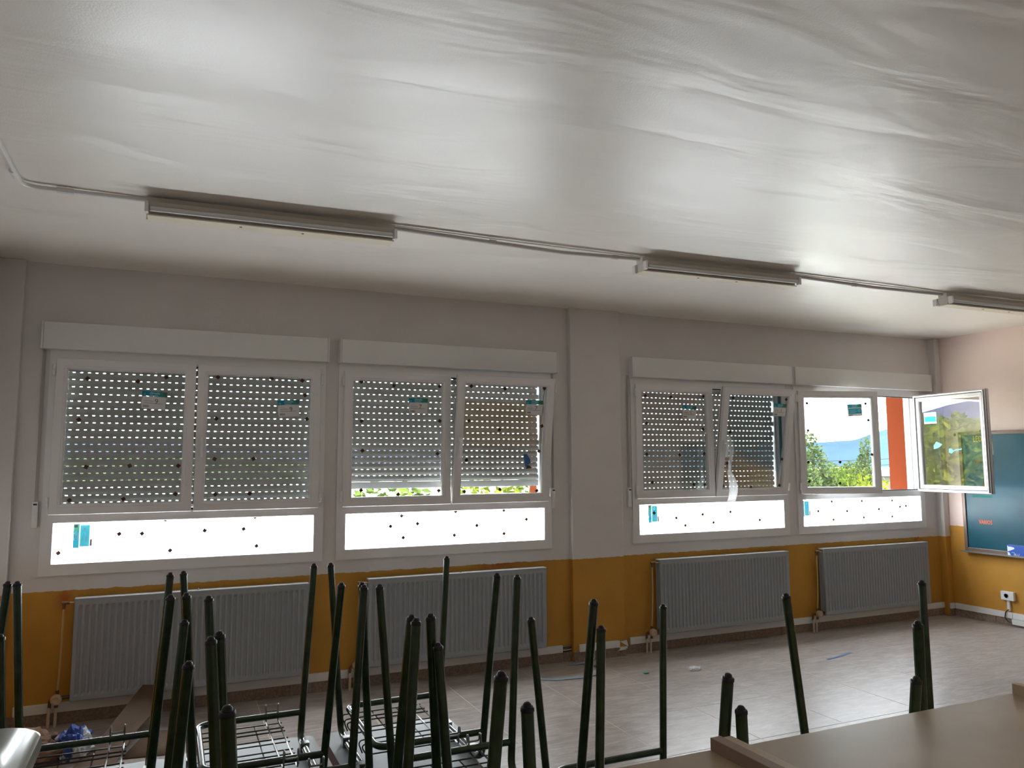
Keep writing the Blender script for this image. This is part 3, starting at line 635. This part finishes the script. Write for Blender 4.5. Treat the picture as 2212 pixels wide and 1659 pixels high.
M_CHALKO = mat('orange_chalk', (.75, .16, .06), .9); M_CHALKY = mat('yellow_chalk', (.70, .45, .05), .9); M_CHALKR = mat('red_chalk', (.28, .05, .05), .9); M_CHALKB = mat('blue_chalk', (.07, .09, .32), .9); M_CHALKG = mat('green_chalk', (.03, .24, .17), .9)
def board_text(body, size, y, z, m, stretch=1.0, bold=.0018):
    vs, fs = text_mesh(body, size); b = MB(); b.add([(-.0222, y-v[0]*stretch, z+v[1]) for v in vs], fs)
    # stroke weight: a few offset copies make the chalk line heavier
    for dy, dz in ((bold, 0), (0, bold), (bold, bold)): b.add([(-.0223-dy*.05-dz*.03, y-v[0]*stretch-dy, z+v[1]+dz) for v in vs], fs)
    b.obj('lettering', m, bd)
board_text('VARIOS', .055, 2.35-.408, .945-.66, M_CHALKO, .72)
board_text('LEON', .085, 2.35-.40, 1.755-.66, M_CHALKY, .62)
def scribble(y, z, ln, amp, m):
    pts = [(-.0235, y-ln*k/40, z+amp*math.sin(k*1.9)*(.5+.5*math.sin(k*.7))) for k in range(41)]; MB().tube(pts, .003, 5).obj('chalk_stroke', m, bd)
scribble(2.35-.40, 1.555-.66, .20, .022, M_CHALKR); scribble(2.35-.42, 1.32-.66, .16, .018, M_CHALKB)
MB().box(-.0226, -.0222, 2.35-.56, 2.35-.36, 1.205-.66, 1.225-.66).obj('chalk_smear', M_CHALKG, bd)
M_BOXB = mat('blue_box_card', (.02, .09, .42), .4); M_BOXW = mat('white_box_card', (.75, .78, .80), .5)
bx = thing('cardboard_box', 'small blue and white carton standing on the chalk tray', 'box', (XE-.062, -.83, .669))
MB().bbox(-.022, .022, -.17, .115, 0, .105, .002).obj('carton', M_BOXB, bx)
wv = MB()
for pts in ([(.113, .098), (.10, .085), (.085, .088), (.05, .082), (.045, .07), (.10, .045), (.113, .042)], [(.113, .038), (.095, .030), (.082, .002), (.113, .002)]):
    wv.add([(-.0226, y, z) for y, z in pts], [tuple(range(len(pts)))])
wv.obj('swoosh', M_BOXW, bx)
vs, fs = text_mesh('BLU', .03); MB().add([(-.0228, .055-v[0], .008+v[1]) for v in vs], fs).obj('lettering', M_BOXW, bx)
MB().box(-.0226, -.0224, .045, .075, .034, .038).obj('print_bar', mat('light_blue_print', (.3, .6, .85), .5), bx)
ot = thing('wall_socket', 'white wall socket on the ochre wall with its cable duct', 'socket', (XE, -.648, .24))
MB().bbox(-.034, -.0005, -.062, .062, 0, .082, .004).obj('face_plate', M_WHITEP, ot)
MB().lathe((-.034, .008, .042), (-1, 0, 0), [(.022, 0), (.022, .003), (.019, .003), (.018, -.008)], 18).obj('socket_well', mat('socket_grey', (.45, .44, .43), .4), ot, True)
for s_ in (-1, 1): MB().lathe((-.0265, .008+s_*.009, .042), (-1, 0, 0), [(.003, 0), (.003, .002)], 8).obj('pin_hole', M_BLACK, ot)
MB().bbox(-.022, -.0005, -.012, .014, -.098, -.0005, .002).obj('cable_duct', M_WHITEP, ot)
MB().tube(fillet([(-.024, .0, -.085), (-.030, .028, -.115), (-.034, .034, -.165), (-.030, .01, -.20), (-.024, -.03, -.205)], .02, 5), .0045, 8).obj('cable', M_BLACK, ot, True)
MB().bbox(-.034, -.0145, -1.2, -.03, -.218, -.17, .002).obj('lower_duct', M_WHITEP, ot)

# ------------------------------------------------------------------ desks stacked upside down
CAPP = [(.0128, -.022), (.0128, 0), (.0142, .0005), (.0142, .007), (.0122, .0095), (.0095, .010), (.0086, .014), (.0060, .0175), (.0022, .0188)]
def rounded_rect(x0, x1, y0, y1, rd, n=4):
    p = []
    for cx, cy, a in ((x1-rd, y1-rd, 0), (x0+rd, y1-rd, PI/2), (x0+rd, y0+rd, PI), (x1-rd, y0+rd, 3*PI/2)):
        for k in range(n+1): p.append((cx+rd*math.cos(a+PI/2*k/n), cy+rd*math.sin(a+PI/2*k/n)))
    return p
desk_no = [0]
def desk(x0, x1, yf, yb, T, label, rz=0.0, wires=True, mf=.018, mbk=.035, leg=.68, group='school desks stacked upside down'):
    """inverted desk: leg tips at the corners (x0..x1, yf front .. yb back), tip height T"""
    cx, cyy = (x0+x1)/2, (yf+yb)/2; U = T-leg; hw, hd = (x1-x0)/2, (yb-yf)/2; R = .0133
    t = thing('school_desk', label, 'desk', (cx, cyy, U-.026), rz, group)
    zu = .026                                      # underside of the top, local
    tp = MB(); tp.slab(rounded_rect(-hw-.014, hw+.014, -hd-mf, hd+mbk, .03), 0, zu, 1, 0); tp.obj('tabletop', [M_LAM, M_EDGE], t)
    lx, ly = .045, .040; zt = T-(U-.026)-.019
    for sx in (-1, 1):
        bx_, zb = sx*(hw-lx), zu+R+.006
        pf, pb = (bx_, -(hd-ly), zb), (bx_, hd-ly, zb)
        for sy in (-1, 1):
            tip = Vector((sx*hw, sy*hd, zt)); base = Vector((bx_, sy*(hd-ly), zb)); inn = Vector((bx_, sy*(hd-ly-.09), zb))
            path = fillet([tip, base, inn], .055, 7)
            lg = MB().tube(path, R, 12).obj('leg', M_GREEN, t, True)
            ax = (tip-base).normalized()
            MB().lathe(tip, ax, CAPP, 16).obj('rubber_cap', M_RUBBER, lg, True)
        MB().tube([(bx_, -(hd-ly-.085), zb), (bx_, hd-ly-.085, zb)], R, 12).obj('side_rail', M_GREEN, t, True)
        for k in (-.5, .5):
            MB().bbox(bx_-.017, bx_+.017, k*hd-.018, k*hd+.018, zu, zu+.0365, .003).obj('clamp', M_WIRE, t)
    # U-shaped cross bar between the right legs, closed at the left
    zc = zu+.115; f_ = (zc-zu)/(zt-zu); xr_ = hw-lx+lx*f_; yy = hd-ly+ly*f_; xl = -hw+lx+.022
    MB().tube(fillet([(xr_, yy, zc), (xl, yy, zc), (xl, -yy, zc), (xr_, -yy, zc)], .045, 7), .0118, 10).obj('cross_bar', M_GREEN, t, True)
    if not wires: return t
    # wire shelf hung below the bar
    zw = zc-.024; ws = MB()
    ysr = [yy-.02-(2*yy-.04)*q for q in (0, .13, .22, .40, .50, .68, .78, 1.0)]
    for k, yq in enumerate(ysr):
        ws.tube(fillet([(xl-.012, yq, zw-.045) if k % 2 else (xl-.012, yq, zw-.03), (xl-.030, yq, zw), (xl+.30, yq, zw)], .012, 3), .0026, 6)
    for xq in (xl+.10, xl+.20): ws.tube([(xq, yy-.01, zw-.004), (xq, -yy+.01, zw-.004)], .0024, 6)
    ws.obj('wire_shelf', M_WIRED, t, True)
    hk = MB()
    for sy in (-1, 1):
        a, b_ = xl+.245, xl+.29
        hk.tube(fillet([(a, 0, zw), (a, sy*(yy+.012), zw), (a, sy*(yy+.016), zw+.06), (a, sy*(yy+.030), zw+.06), (a, sy*(yy+.030), zw+.035), (b_, sy*(yy+.030), zw+.035), (b_, sy*(yy+.030), zw+.06), (b_, sy*(yy+.016), zw+.06), (b_, sy*(yy+.012), zw), (b_, 0, zw)], .008, 4), .0033, 7)
    hk.obj('wire_hook', M_WIRE, t, True)
    return t
desks = []
def dk(*a, **k): desks.append((a, k, desk(*a, **k)))
dk(-.985, -.50, -2.90, -2.355, 1.17, 'upside-down green-legged desk at the far left edge of the picture, mostly cut off')
dk(-.468, .018, -2.90, -2.37, 1.17, 'upside-down green-legged desk in the back row, before the leftmost radiator and crumpled paper')
dk(.065, .55, -2.89, -2.35, 1.17, 'upside-down green-legged desk in the back row, between the first two radiators')
dk(.617, 1.115, -2.915, -2.355, 1.17, 'upside-down green-legged desk at the right end of the back row, before the second radiator')
dk(.127, .608, -3.525, -2.975, 1.17, 'upside-down green-legged desk in the middle row, second from the left')
dk(.660, 1.165, -3.535, -2.985, 1.17, 'upside-down green-legged desk in the middle row, on the right of that row')
dk(-.42, .06, -3.485, -2.935, 1.097, 'lower upside-down green-legged desk in the middle row near the left edge')
dk(.105, .605, -4.145, -3.58, 1.17, 'nearest upside-down green-legged desk, with the large rubber cap closest to the viewer')
dk(.673, 1.175, -4.12, -3.56, 1.097, 'lower upside-down green-legged desk in the front row beside the beige cabinets')
dk(1.185, 1.742, -4.15, -3.06, 1.033, 'long upside-down double desk with green legs reaching behind the beige cabinets', wires=False, leg=.635)
dk(1.785, 2.395, -4.13, -3.665, 1.162, 'upside-down green-legged desk at the right, rising behind the beige cabinets', wires=False)
# upright desks that carry them
for a, k, t in desks:
    x0, x1, yf, yb, T = a[:5]; H = T-k.get('leg', .68)-.026
    e = thing('school_desk', 'upright school desk hidden under an upside-down desk', 'desk', ((x0+x1)/2, (yf+yb)/2, 0), 0, 'desks underneath the upside-down desks')
    hw, hd = (x1-x0)/2+.012, (yb-yf)/2
    MB().slab(rounded_rect(-hw, hw, -hd-.016, hd+.030, .03), H-.026, H-.0005, 1, 0).obj('tabletop', [M_LAMTOP, M_EDGE], e)
    for sx in (-1, 1):
        for sy in (-1, 1):
            lg = MB().tube([(sx*(hw-.02), sy*(hd-.02), .012), (sx*(hw-.055), sy*(hd-.06), H-.027)], .0133, 10).obj('leg', M_GREEN, e, True)
            MB().lathe((sx*(hw-.02), sy*(hd-.02), .0), (0, 0, 1), [(.012, .0005), (.015, .003), (.015, .02)], 10).obj('rubber_cap', M_RUBBER, lg)
        MB().tube([(sx*(hw-.055), -(hd-.06), H-.04), (sx*(hw-.055), hd-.06, H-.04)], .0133, 8).obj('side_rail', M_GREEN, e, True)

# ------------------------------------------------------------------ beige cabinets at the lower right
def cabinet(x0, x1, y0, y1, H, ledge, m_edge, label, mr):
    t = thing('cabinet', label, 'cabinet', ((x0+x1)/2, (y0+y1)/2, 0), 0, 'beige cabinets in the foreground')
    hw, hd = (x1-x0)/2, (y1-y0)/2; th = .026
    MB().bbox(-hw, -hw+th, -hd, hd, .0, H+ledge, .0008).obj('side_panel', mr[0], t); MB().bbox(hw-th, hw, -hd, hd, 0, H+ledge, .0008).obj('side_panel', mr[1], t)
    MB().bbox(-hw+th, hw-th, -hd, hd, H-.02, H, .0006).obj('top_panel', M_BEIGE, t)
    MB().box(-hw+th, hw-th, -hd, hd, .06, .08).obj('bottom_panel', M_BEIGE, t); MB().box(-hw+th, hw-th, hd-.012, hd-.002, .08, H-.02).obj('back_panel', M_BEIGE, t)
    MB().box(-hw+th, hw-th, -hd+.02, hd-.012, .5, .518).obj('shelf', M_BEIGE, t)
    for s_ in (-1, 1):
        d_ = MB().bbox(min(s_*.002, s_*(hw-th-.001)), max(s_*.002, s_*(hw-th-.001)), -hd-.018, -hd-.0005, .07, H-.01, .001).obj('door', M_BEIGE_E, t)
        MB().bbox(s_*.03-.005, s_*.03+.005, -hd-.04, -hd-.018, H*.55, H*.55+.1, .002).obj('handle', M_WIRE, d_)
    return t
cabinet(.10, 1.046, -4.70, -4.25, .994, .024, None, 'left beige melamine cabinet whose brown side edge stands proud of its top', (M_BEIGE_B, M_BEIGE_B))
cabinet(1.0475, 1.985, -4.70, -4.25, .990, .024, None, 'right beige melamine cabinet with a smeared dusty top', (M_BEIGE_E, M_BEIGE_E))
# pale table corner at the lower left
tb_ = thing('table', 'pale grey-green table with a thick rounded edge at the lower left corner', 'table', (-.50, -3.82, 0))
pr = [(0, .0), (.012, .004), (.018, .016), (.018, .024), (.012, .036), (0, .040)]
bb = MB(); base = rounded_rect(-.27, .27, -.27, .25, .085, 8)
for off, z in pr:
    s_ = []
    for x, y in base: k = Vector((x, y)); n_ = Vector((x/.27, y/.26)); n_.normalize(); s_.append((x+n_.x*off*.6, y+n_.y*off*.6, .975+z))
    bb.v += s_
n = len(base)
for j in range(len(pr)-1):
    for k in range(n): q = (k+1) % n; bb.f.append((j*n+k, j*n+q, (j+1)*n+q, (j+1)*n+k)); bb.m.append(0)
bb.f.append(tuple(range(n))); bb.m.append(0); bb.f.append(tuple(range((len(pr)-1)*n, len(pr)*n))); bb.m.append(0)
bb.obj('tabletop', M_LAMTOP, tb_, True)
for sx in (-1, 1):
    for sy in (-1, 1): MB().tube([(sx*.22, sy*.21, 0), (sx*.22, sy*.21, .976)], .014, 10).obj('leg', M_GREEN, tb_, True)

# ------------------------------------------------------------------ things lying on the floor
def sheet(name, pts, faces, m, label, cat, th=.002, smooth=True, sub=0):
    o = MB().add(pts, faces).obj(name, m, smooth=smooth); md = o.modifiers.new('thickness', 'SOLIDIFY'); md.thickness = th; md.offset = 1
    return tag(o, label, cat)
sheet('kraft_paper', [(-.40, -.82, .004), (-.20, -.86, .004), (-.30, -.58, .05), (-.13, -.60, .06), (-.20, -.36, .13), (-.04, -.38, .10), (-.10, -.155, .215), (.03, -.16, .20), (-.20, -.95, .004), (-.42, -.92, .004)],
      [(0, 1, 3, 2), (2, 3, 5, 4), (4, 5, 7, 6), (9, 8, 1, 0)], M_KRAFT, 'brown kraft paper sheet leaning against the left radiator', 'paper', smooth=False)
sheet('kraft_paper', [(-.18, -.80, .003), (.08, -.84, .003), (.05, -.42, .004), (-.02, -.45, .02), (-.10, -.58, .02)], [(0, 1, 2, 3, 4)], M_KRAFT, 'flat piece of brown kraft paper beside the leaning sheet', 'paper')
def crumple(name, c, sz, m, label, cat, seed, mats=None):
    bm = bmesh.new(); bmesh.ops.create_icosphere(bm, subdivisions=4, radius=1)
    for v in bm.verts:
        p = v.co.copy(); k = .62+.30*noise.turbulence(p*1.4+Vector((seed, 0, 0)), 3, True); q = 1+.35*noise.noise(p*3.1+Vector((0, seed, 0)))
        v.co = Vector((p.x*sz[0], p.y*sz[1], max(p.z, -.55)*sz[2]+.55*sz[2]))*k; v.co.x *= q
        v.co.z = max(v.co.z, 0.0)
    me = bpy.data.meshes.new(name); bm.to_mesh(me); bm.free(); me.materials.append(m)
    o = link(name, me, None, c); return tag(o, label, cat)
M_BAGB = mat('blue_white_bag', (.35, .42, .55), .35)
n_ = M_BAGB.node_tree.nodes; l_ = M_BAGB.node_tree.links
tcn = n_.new('ShaderNodeTexCoord'); nz = n_.new('ShaderNodeTexNoise'); nz.inputs['Scale'].default_value = 9; rmp = n_.new('ShaderNodeValToRGB')
rmp.color_ramp.elements[0].position = .48; rmp.color_ramp.elements[0].color = (.02, .07, .33, 1); rmp.color_ramp.elements[1].position = .52; rmp.color_ramp.elements[1].color = (.62, .66, .72, 1)
l_.new(tcn.outputs['Object'], nz.inputs['Vector']); l_.new(nz.outputs['Fac'], rmp.inputs[0]); l_.new(rmp.outputs[0], n_['Principled BSDF'].inputs['Base Color'])
crumple('paper_bag', (-.63, -.66, .0), (.21, .17, .14), mat('bag_paper', (.22, .13, .08), .75, var=(14, .5)), 'crumpled brown paper bag on the floor at the lower left', 'paper bag', 2.3)
crumple('plastic_bag', (-.41, -.66, .0), (.11, .13, .14), M_BAGB, 'crumpled blue and white plastic bag next to the paper bag', 'plastic bag', 7.7)
def ribbon(pts, wd, m, label, cat):
    b = MB()
    for i, p in enumerate(pts):
        p = Vector(p); t = (Vector(pts[min(i+1, len(pts)-1)])-Vector(pts[max(i-1, 0)])).normalized(); s_ = Vector((-t.y, t.x, 0))*wd*(.6+.5*random.random())
        b.v += [tuple(p-s_), tuple(p+s_)]
    for i in range(len(pts)-1): b.f.append((2*i, 2*i+1, 2*i+3, 2*i+2)); b.m.append(0)
    o = b.obj('film_strip', m); md = o.modifiers.new('thickness', 'SOLIDIFY'); md.thickness = .0008
    return tag(o, label, cat)
ribbon([(2.50, -.36, .003), (2.62, -.44, .004), (2.80, -.47, .006), (2.97, -.45, .008), (3.06, -.36, .012), (3.08, -.24, .014), (3.02, -.14, .010), (2.90, -.13, .004)], .022, M_LTBLUE, 'curled pale blue film strip on the floor by the wide pilaster', 'film strip')
ribbon([(4.84, -.84, .003), (4.94, -.825, .003), (5.04, -.80, .003), (5.13, -.77, .003), (5.18, -.765, .003)], .012, M_BLUE, 'scrap of blue tape on the open floor in front of the last radiator', 'tape')
M_CLEAR = translucent_mat('clear_scrap', (.88, .9, .92), .3, .3)
crumple('plastic_scrap', (3.70, -.64, 0), (.07, .05, .022), M_CLEAR, 'crumpled clear plastic scrap on the floor before the third radiator', 'plastic scrap', 4.1)
o = MB().bbox(-.018, .018, -.012, .012, 0, .008, .002).obj('plastic_chip', mat('green_chip', (.03, .30, .22), .5)); o.location = (3.31, -.57, 0); tag(o, 'tiny green chip on the floor before the third radiator', 'plastic chip')

# ------------------------------------------------------------------ outside: ground, trees, houses, hills
ZG = -4.0
M_GROUND = mat('pale_dry_field', (.40, .37, .29), .95, spec=0, var=(.08, .4)); M_YARD = mat('pale_concrete_yard', (.46, .43, .37), .9, spec=0, var=(.4, .12))
o = MB().box(-900, 900, 14, 1100, ZG-1, ZG).obj('ground', M_GROUND); tag(o, 'pale dry fields beyond the school yard', 'ground', kind='structure')
o = MB().box(-120, 160, -30, 14, ZG-1, ZG).obj('yard', M_YARD); tag(o, 'pale concrete school yard below the windows', 'ground', kind='structure')
def foliage_mesh(name, blobs, nleaf, size, m, seed):
    rnd = random.Random(seed); vs = []; fs = []
    wts = [b[3]*b[4]*b[5] for b in blobs]
    for _ in range(nleaf):
        bx_, by_, bz_, rx, ry, rz_ = rnd.choices(blobs, wts)[0]
        while True:
            p = Vector((rnd.uniform(-1, 1), rnd.uniform(-1, 1), rnd.uniform(-1, 1)))
            if .35 < p.length < 1: break
        c = Vector((bx_+p.x*rx, by_+p.y*ry, bz_+p.z*rz_)); s_ = size*rnd.uniform(.6, 1.3)
        n1 = Vector((rnd.uniform(-1, 1), rnd.uniform(-1, 1), rnd.uniform(-.2, 1))).normalized(); a = n1.orthogonal().normalized(); a = Matrix.Rotation(rnd.uniform(0, 6.28), 3, n1) @ a; b_ = n1.cross(a)
        o_ = len(vs); vs += [tuple(c+a*s_), tuple(c+b_*s_*.55+n1*s_*.12), tuple(c-a*s_), tuple(c-b_*s_*.55+n1*s_*.12)]; fs.append((o_, o_+1, o_+2, o_+3))
    me = bpy.data.meshes.new(name); me.from_pydata(vs, [], fs); me.materials.append(m); me.update()
    return me
def leaf_mat(name, a, b_):
    m = translucent_mat(name, a, .35); n = m.node_tree.nodes; l = m.node_tree.links
    g = n.new('ShaderNodeNewGeometry'); q = n.new('ShaderNodeMixRGB'); q.inputs[1].default_value = (*a, 1); q.inputs[2].default_value = (*b_, 1)
    l.new(g.outputs['Random Per Island'], q.inputs[0])
    for x in n:
        if x.type in ('BSDF_DIFFUSE', 'BSDF_TRANSLUCENT'): l.new(q.outputs[0], x.inputs[0])
    return m
M_LEAF1 = leaf_mat('leaf_grey_green', (0.0284, 0.0500, 0.0200), (0.0624, 0.0880, 0.0294)); M_LEAF2 = leaf_mat('leaf_mid_green', (0.0319, 0.0567, 0.0108), (0.0710, 0.0964, 0.0175)); M_LEAF3 = leaf_mat('leaf_yellow_green', (0.0537, 0.0783, 0.0073), (0.1134, 0.1218, 0.0149))
M_BARK = mat('bark', (.06, .05, .04), .9)
rb = random.Random(3)
FOL = {
 'poplar': foliage_mesh('foliage', [(0, 0, 1.4, 1.1, 1.1, 1.2), (-.5, .2, 3.2, .75, .7, 1.5), (.5, -.1, 3.6, .7, .7, 1.6), (.1, 0, 5.0, .65, .65, 1.7), (-.7, 0, 4.6, .45, .5, 1.2), (.9, .1, 2.4, .7, .6, .9), (-.2, 0, 6.3, .4, .4, 1.0)], 3600, .12, M_LEAF1, 1),
 'round': foliage_mesh('foliage', [(0, 0, 2.6, 1.6, 1.5, 1.4), (-1.0, .3, 2.0, 1.1, 1.0, 1.0), (1.1, 0, 2.1, 1.1, 1.0, 1.1), (.2, 0, 3.7, 1.0, 1.0, .8), (0, 0, 1.2, 1.7, 1.6, .9)], 4200, .11, M_LEAF2, 2),
 'bush': foliage_mesh('foliage', [(0, 0, 1.8, 1.8, 1.5, 1.5), (-1.1, 0, 1.5, 1.1, 1.0, 1.2), (1.2, .2, 1.9, 1.2, 1.0, 1.4), (.3, -.2, 3.0, .9, .9, .9), (-.5, 0, 2.7, .8, .8, .9), (0, 0, .6, 1.8, 1.6, .7)], 4200, .10, M_LEAF3, 3)}
def tree(kind, x, y, h, label, wd=1.0, z0=ZG, rz=0.0):
    H = {'poplar': 7.3, 'round': 4.5, 'bush': 3.9}[kind]; s_ = (h)/H
    t = thing('tree' if kind != 'bush' else 'tall_shrub', label, 'tree' if kind != 'bush' else 'shrub', (x, y, z0), rz, 'trees outside the windows')
    f = link('foliage', FOL[kind], t); f.scale = (s_*wd, s_*wd, s_); f['kind'] = 'stuff'
    tk = MB(); tk.tube([(0, 0, 0), (.05*s_, .02, H*.3*s_), (-.03*s_, 0, H*.62*s_), (.02*s_, 0, H*.85*s_)], [.16*s_, .12*s_, .07*s_, .02*s_], 8)
    rr = random.Random(int(x*10))
    for k in range(6):
        a = rr.uniform(0, 6.28); z = H*s_*rr.uniform(.3, .6); tk.tube([(0, 0, z), (.6*s_*math.cos(a), .6*s_*math.sin(a), z+.7*s_)], [.05*s_, .015*s_], 6)
    tk.obj('trunk', M_BARK, t, True)
    return t
tree('poplar', 31.0, 25.0, 7.1, 'tall grey-green tree at the left of the open view in the rightmost window', 1.2)
tree('poplar', 29.3, 24.2, 6.3, 'slimmer grey-green tree just behind the left sash edge of the rightmost window', 1.1, rz=2.0)
tree('round', 32.2, 24.6, 5.1, 'round green tree in the middle of the view through the rightmost window', .75)
tree('poplar', 34.7, 25.0, 6.9, 'tall light tree before the mountain, right of the round tree', .8, rz=1.0)
tree('bush', 25.9, 17.6, 4.85, 'yellow-green shrub below the tall light tree', .8)
tree('bush', 24.6, 16.0, 5.25, 'bright yellow-green shrub beside the orange wall edge', .75, rz=1.2)
tree('bush', 22.3, 17.0, 4.0, 'low yellow-green shrub at the bottom of the open view', .9, rz=2.2)
for k, (x, y, h, kd) in enumerate(((-8.6, 15.5, 6.9, 'bush'), (-12.0, 19.5, 7.4, 'round'), (-6.3, 14.4, 6.0, 'bush'), (-16.5, 19.0, 7.3, 'round'), (-17.0, 25.5, 8.0, 'round'), (-9.9, 18.0, 7.1, 'round'))):
    tree(kd, x, y, h, ('yellowish shrub mirrored in the pane of the wide-open sash', 'green tree mirrored in the middle of the wide-open sash', 'low shrub mirrored near the hinge of the wide-open sash', 'broad tree mirrored at the left of the wide-open sash', 'farther tree mirrored high in the wide-open sash', 'small tree mirrored at the dark edge of the wide-open sash')[k], 1.15, rz=k*.9)
for k, (x, y, h) in enumerate(((5.2, 14.5, 5.15), (7.9, 15.0, 5.3), (10.4, 15.2, 5.2))):
    tree('bush' if k % 2 else 'round', x, y, h, ('green crown glimpsed below the raised shutter at the left of the second window', 'green crown glimpsed below the raised shutter at the middle of the second window', 'green crown glimpsed below the raised shutter at the right of the second window')[k], 1.1, rz=k*1.3)
for k, (x, y, h) in enumerate(((44, 36, 4.6), (49, 41, 4.8), (57, 52, 5.2), (66, 55, 5.0), (40, 38, 4.6), (74, 66, 5.5), (88, 74, 5.6), (84, 80, 5.8), (37.5, 31, 4.5), (53, 44, 5.0), (60, 60, 5.2), (46, 45, 4.9))):
    tree('round', x, y, h, ('rounded tree in the middle distance left of the dark-roofed house', 'rounded tree just behind the round tree', 'tree right behind the dark-roofed house', 'tree beside the pale flat-roofed building', 'middle-distance tree behind the tall grey-green tree', 'farther tree below the mountain, left of the light tree', 'farthest tree below the mountain at the right', 'farthest tree below the mountain in the middle', 'lower tree right behind the yellow-green shrubs', 'tree filling the gap right of the pale flat-roofed building', 'far round tree left of the terracotta roofs', 'far tree at the foot of the tall grey-green tree')[k], 1.5, rz=k)
# houses
def house(x, y, wd, dp, h, rh, label, wallc, roofc, rz=0.0):
    t = thing('house', label, 'house', (x, y, ZG), rz, 'houses in the valley')
    MB().box(-wd/2, wd/2, -dp/2, dp/2, 0, h).obj('walls', wallc, t)
    r_ = MB(); e = .4; r_.add([(-wd/2-e, -dp/2-e, h), (wd/2+e, -dp/2-e, h), (wd/2+e, dp/2+e, h), (-wd/2-e, dp/2+e, h), (-wd/2-e, 0, h+rh), (wd/2+e, 0, h+rh)], [(0, 1, 5, 4), (2, 3, 4, 5), (0, 4, 3), (1, 2, 5), (0, 3, 2, 1)]); r_.obj('roof', roofc, t)
    for k in (-.3, .0, .3): MB().box(k*wd-.5, k*wd+.5, -dp/2-.03, -dp/2+.02, h*.45, h*.8).obj('window', M_BLACK, t)
M_HW = mat('house_white', (0.1134, 0.1134, 0.1107), .9, spec=0); M_HR = mat('roof_dark', (0.0340, 0.0284, 0.0284), .9, spec=0); M_HT = mat('roof_terracotta', (0.0794, 0.0427, 0.0311), .9, spec=0)
house(62.0, 48.5, 7, 6, 2.0, 1.4, 'low house with a dark roof among the trees', M_HW, M_HR, -.4)
house(69.0, 52.5, 5, 5, 4.0, .4, 'pale flat-roofed building beside the dark-roofed house', M_HW, M_HW, -.6)
house(118, 103, 9, 7, 2.2, 1.2, 'distant house with a terracotta roof below the mountain', M_HW, M_HT, -.7)
house(128, 110, 8, 7, 2.0, 1.2, 'second distant house with a terracotta roof below the mountain', M_HW, M_HT, -.8)
# power line
pl = thing('power_line', 'thin overhead power lines crossing the trees at the left of the open view', 'power line', (28, 22, ZG))
M_CABLE = mat('cable_grey', (.02, .02, .02), .6, spec=0)
for k in range(3):
    MB().tube([(-9+18*q, 2-4*q, 6.0-.28*k-.45*math.sin(PI*q)) for q in [i/10 for i in range(11)]], .012, 5).obj('cable', M_CABLE, pl, True)
for x, y in ((-9, 2), (9, -2)): MB().tube([(x, y, 0), (x, y, 6.3)], [.12, .08], 8).obj('pole', M_BARK, pl, True)
# mountains: ranges of real relief around the valley
def mountain(name, az0, az1, dist, depth, prof, m, label, seed):
    b = MB(); NA, NR = 90, 14
    for j in range(NR+1):
        rr = dist+depth*(j/NR)
        for i in range(NA+1):
            az = math.radians(az0+(az1-az0)*i/NA); hgt = np.interp(az0+(az1-az0)*i/NA, [p[0] for p in prof], [p[1] for p in prof])
            s_ = math.sin(min(j/NR, 1)*PI/2)
            z = ZG-2+(math.tan(math.radians(hgt))*(dist+depth)+1.574-ZG+2)*s_ + noise.noise(Vector((az*14, j*.6, seed)))*dist*.004*s_
            b.v.append((rr*math.sin(az), rr*math.cos(az)-5.5, z))
    for j in range(NR):
        for i in range(NA): a = j*(NA+1)+i; b.f.append((a, a+1, a+NA+2, a+NA+1)); b.m.append(0)
    o = b.obj(name, m, smooth=True); return tag(o, label, 'mountain', kind='structure')
M_MT1 = mat('haze_blue_mountain', (0.0211, 0.0375, 0.0567), 1.0, spec=0, var=(.02, .10)); M_MT2 = mat('near_green_hill', (0.0284, 0.0408, 0.0175), 1.0, spec=0, var=(.06, .45)); M_MT3 = mat('far_violet_mountain', (0.0340, 0.0408, 0.0680), 1.0, spec=0, var=(.02, .10))  # blue of the far mountain is distance haze put into its base colour
mountain('mountain', 28, 72, 700, 300, [(28, .8), (40, 1.0), (46.4, 1.28), (48.2, 1.40), (48.9, 1.70), (50, 2.0), (55, 2.8), (62, 3.0), (72, 2.0)], M_MT1, 'haze-coloured blue mountain ridge beyond the trees in the rightmost window', 1.0)
mountain('mountain', -75, 20, 760, 300, [(-75, 2.0), (-60, 2.6), (-48, 3.3), (-44.2, 3.75), (-42, 3.2), (-38, 2.2), (-20, 1.6), (20, .9)], M_MT3, 'pale violet mountain mirrored in the wide-open sash', 5.0)
mountain('hill', -75, 10, 220, 160, [(-75, 4.2), (-50, 4.0), (-46, 3.5), (-44.5, 2.85), (-43.5, 2.6), (-42, 2.75), (-38, 2.4), (-25, 1.2), (10, .2)], M_MT2, 'wooded green hill mirrored in the wide-open sash', 9.0)
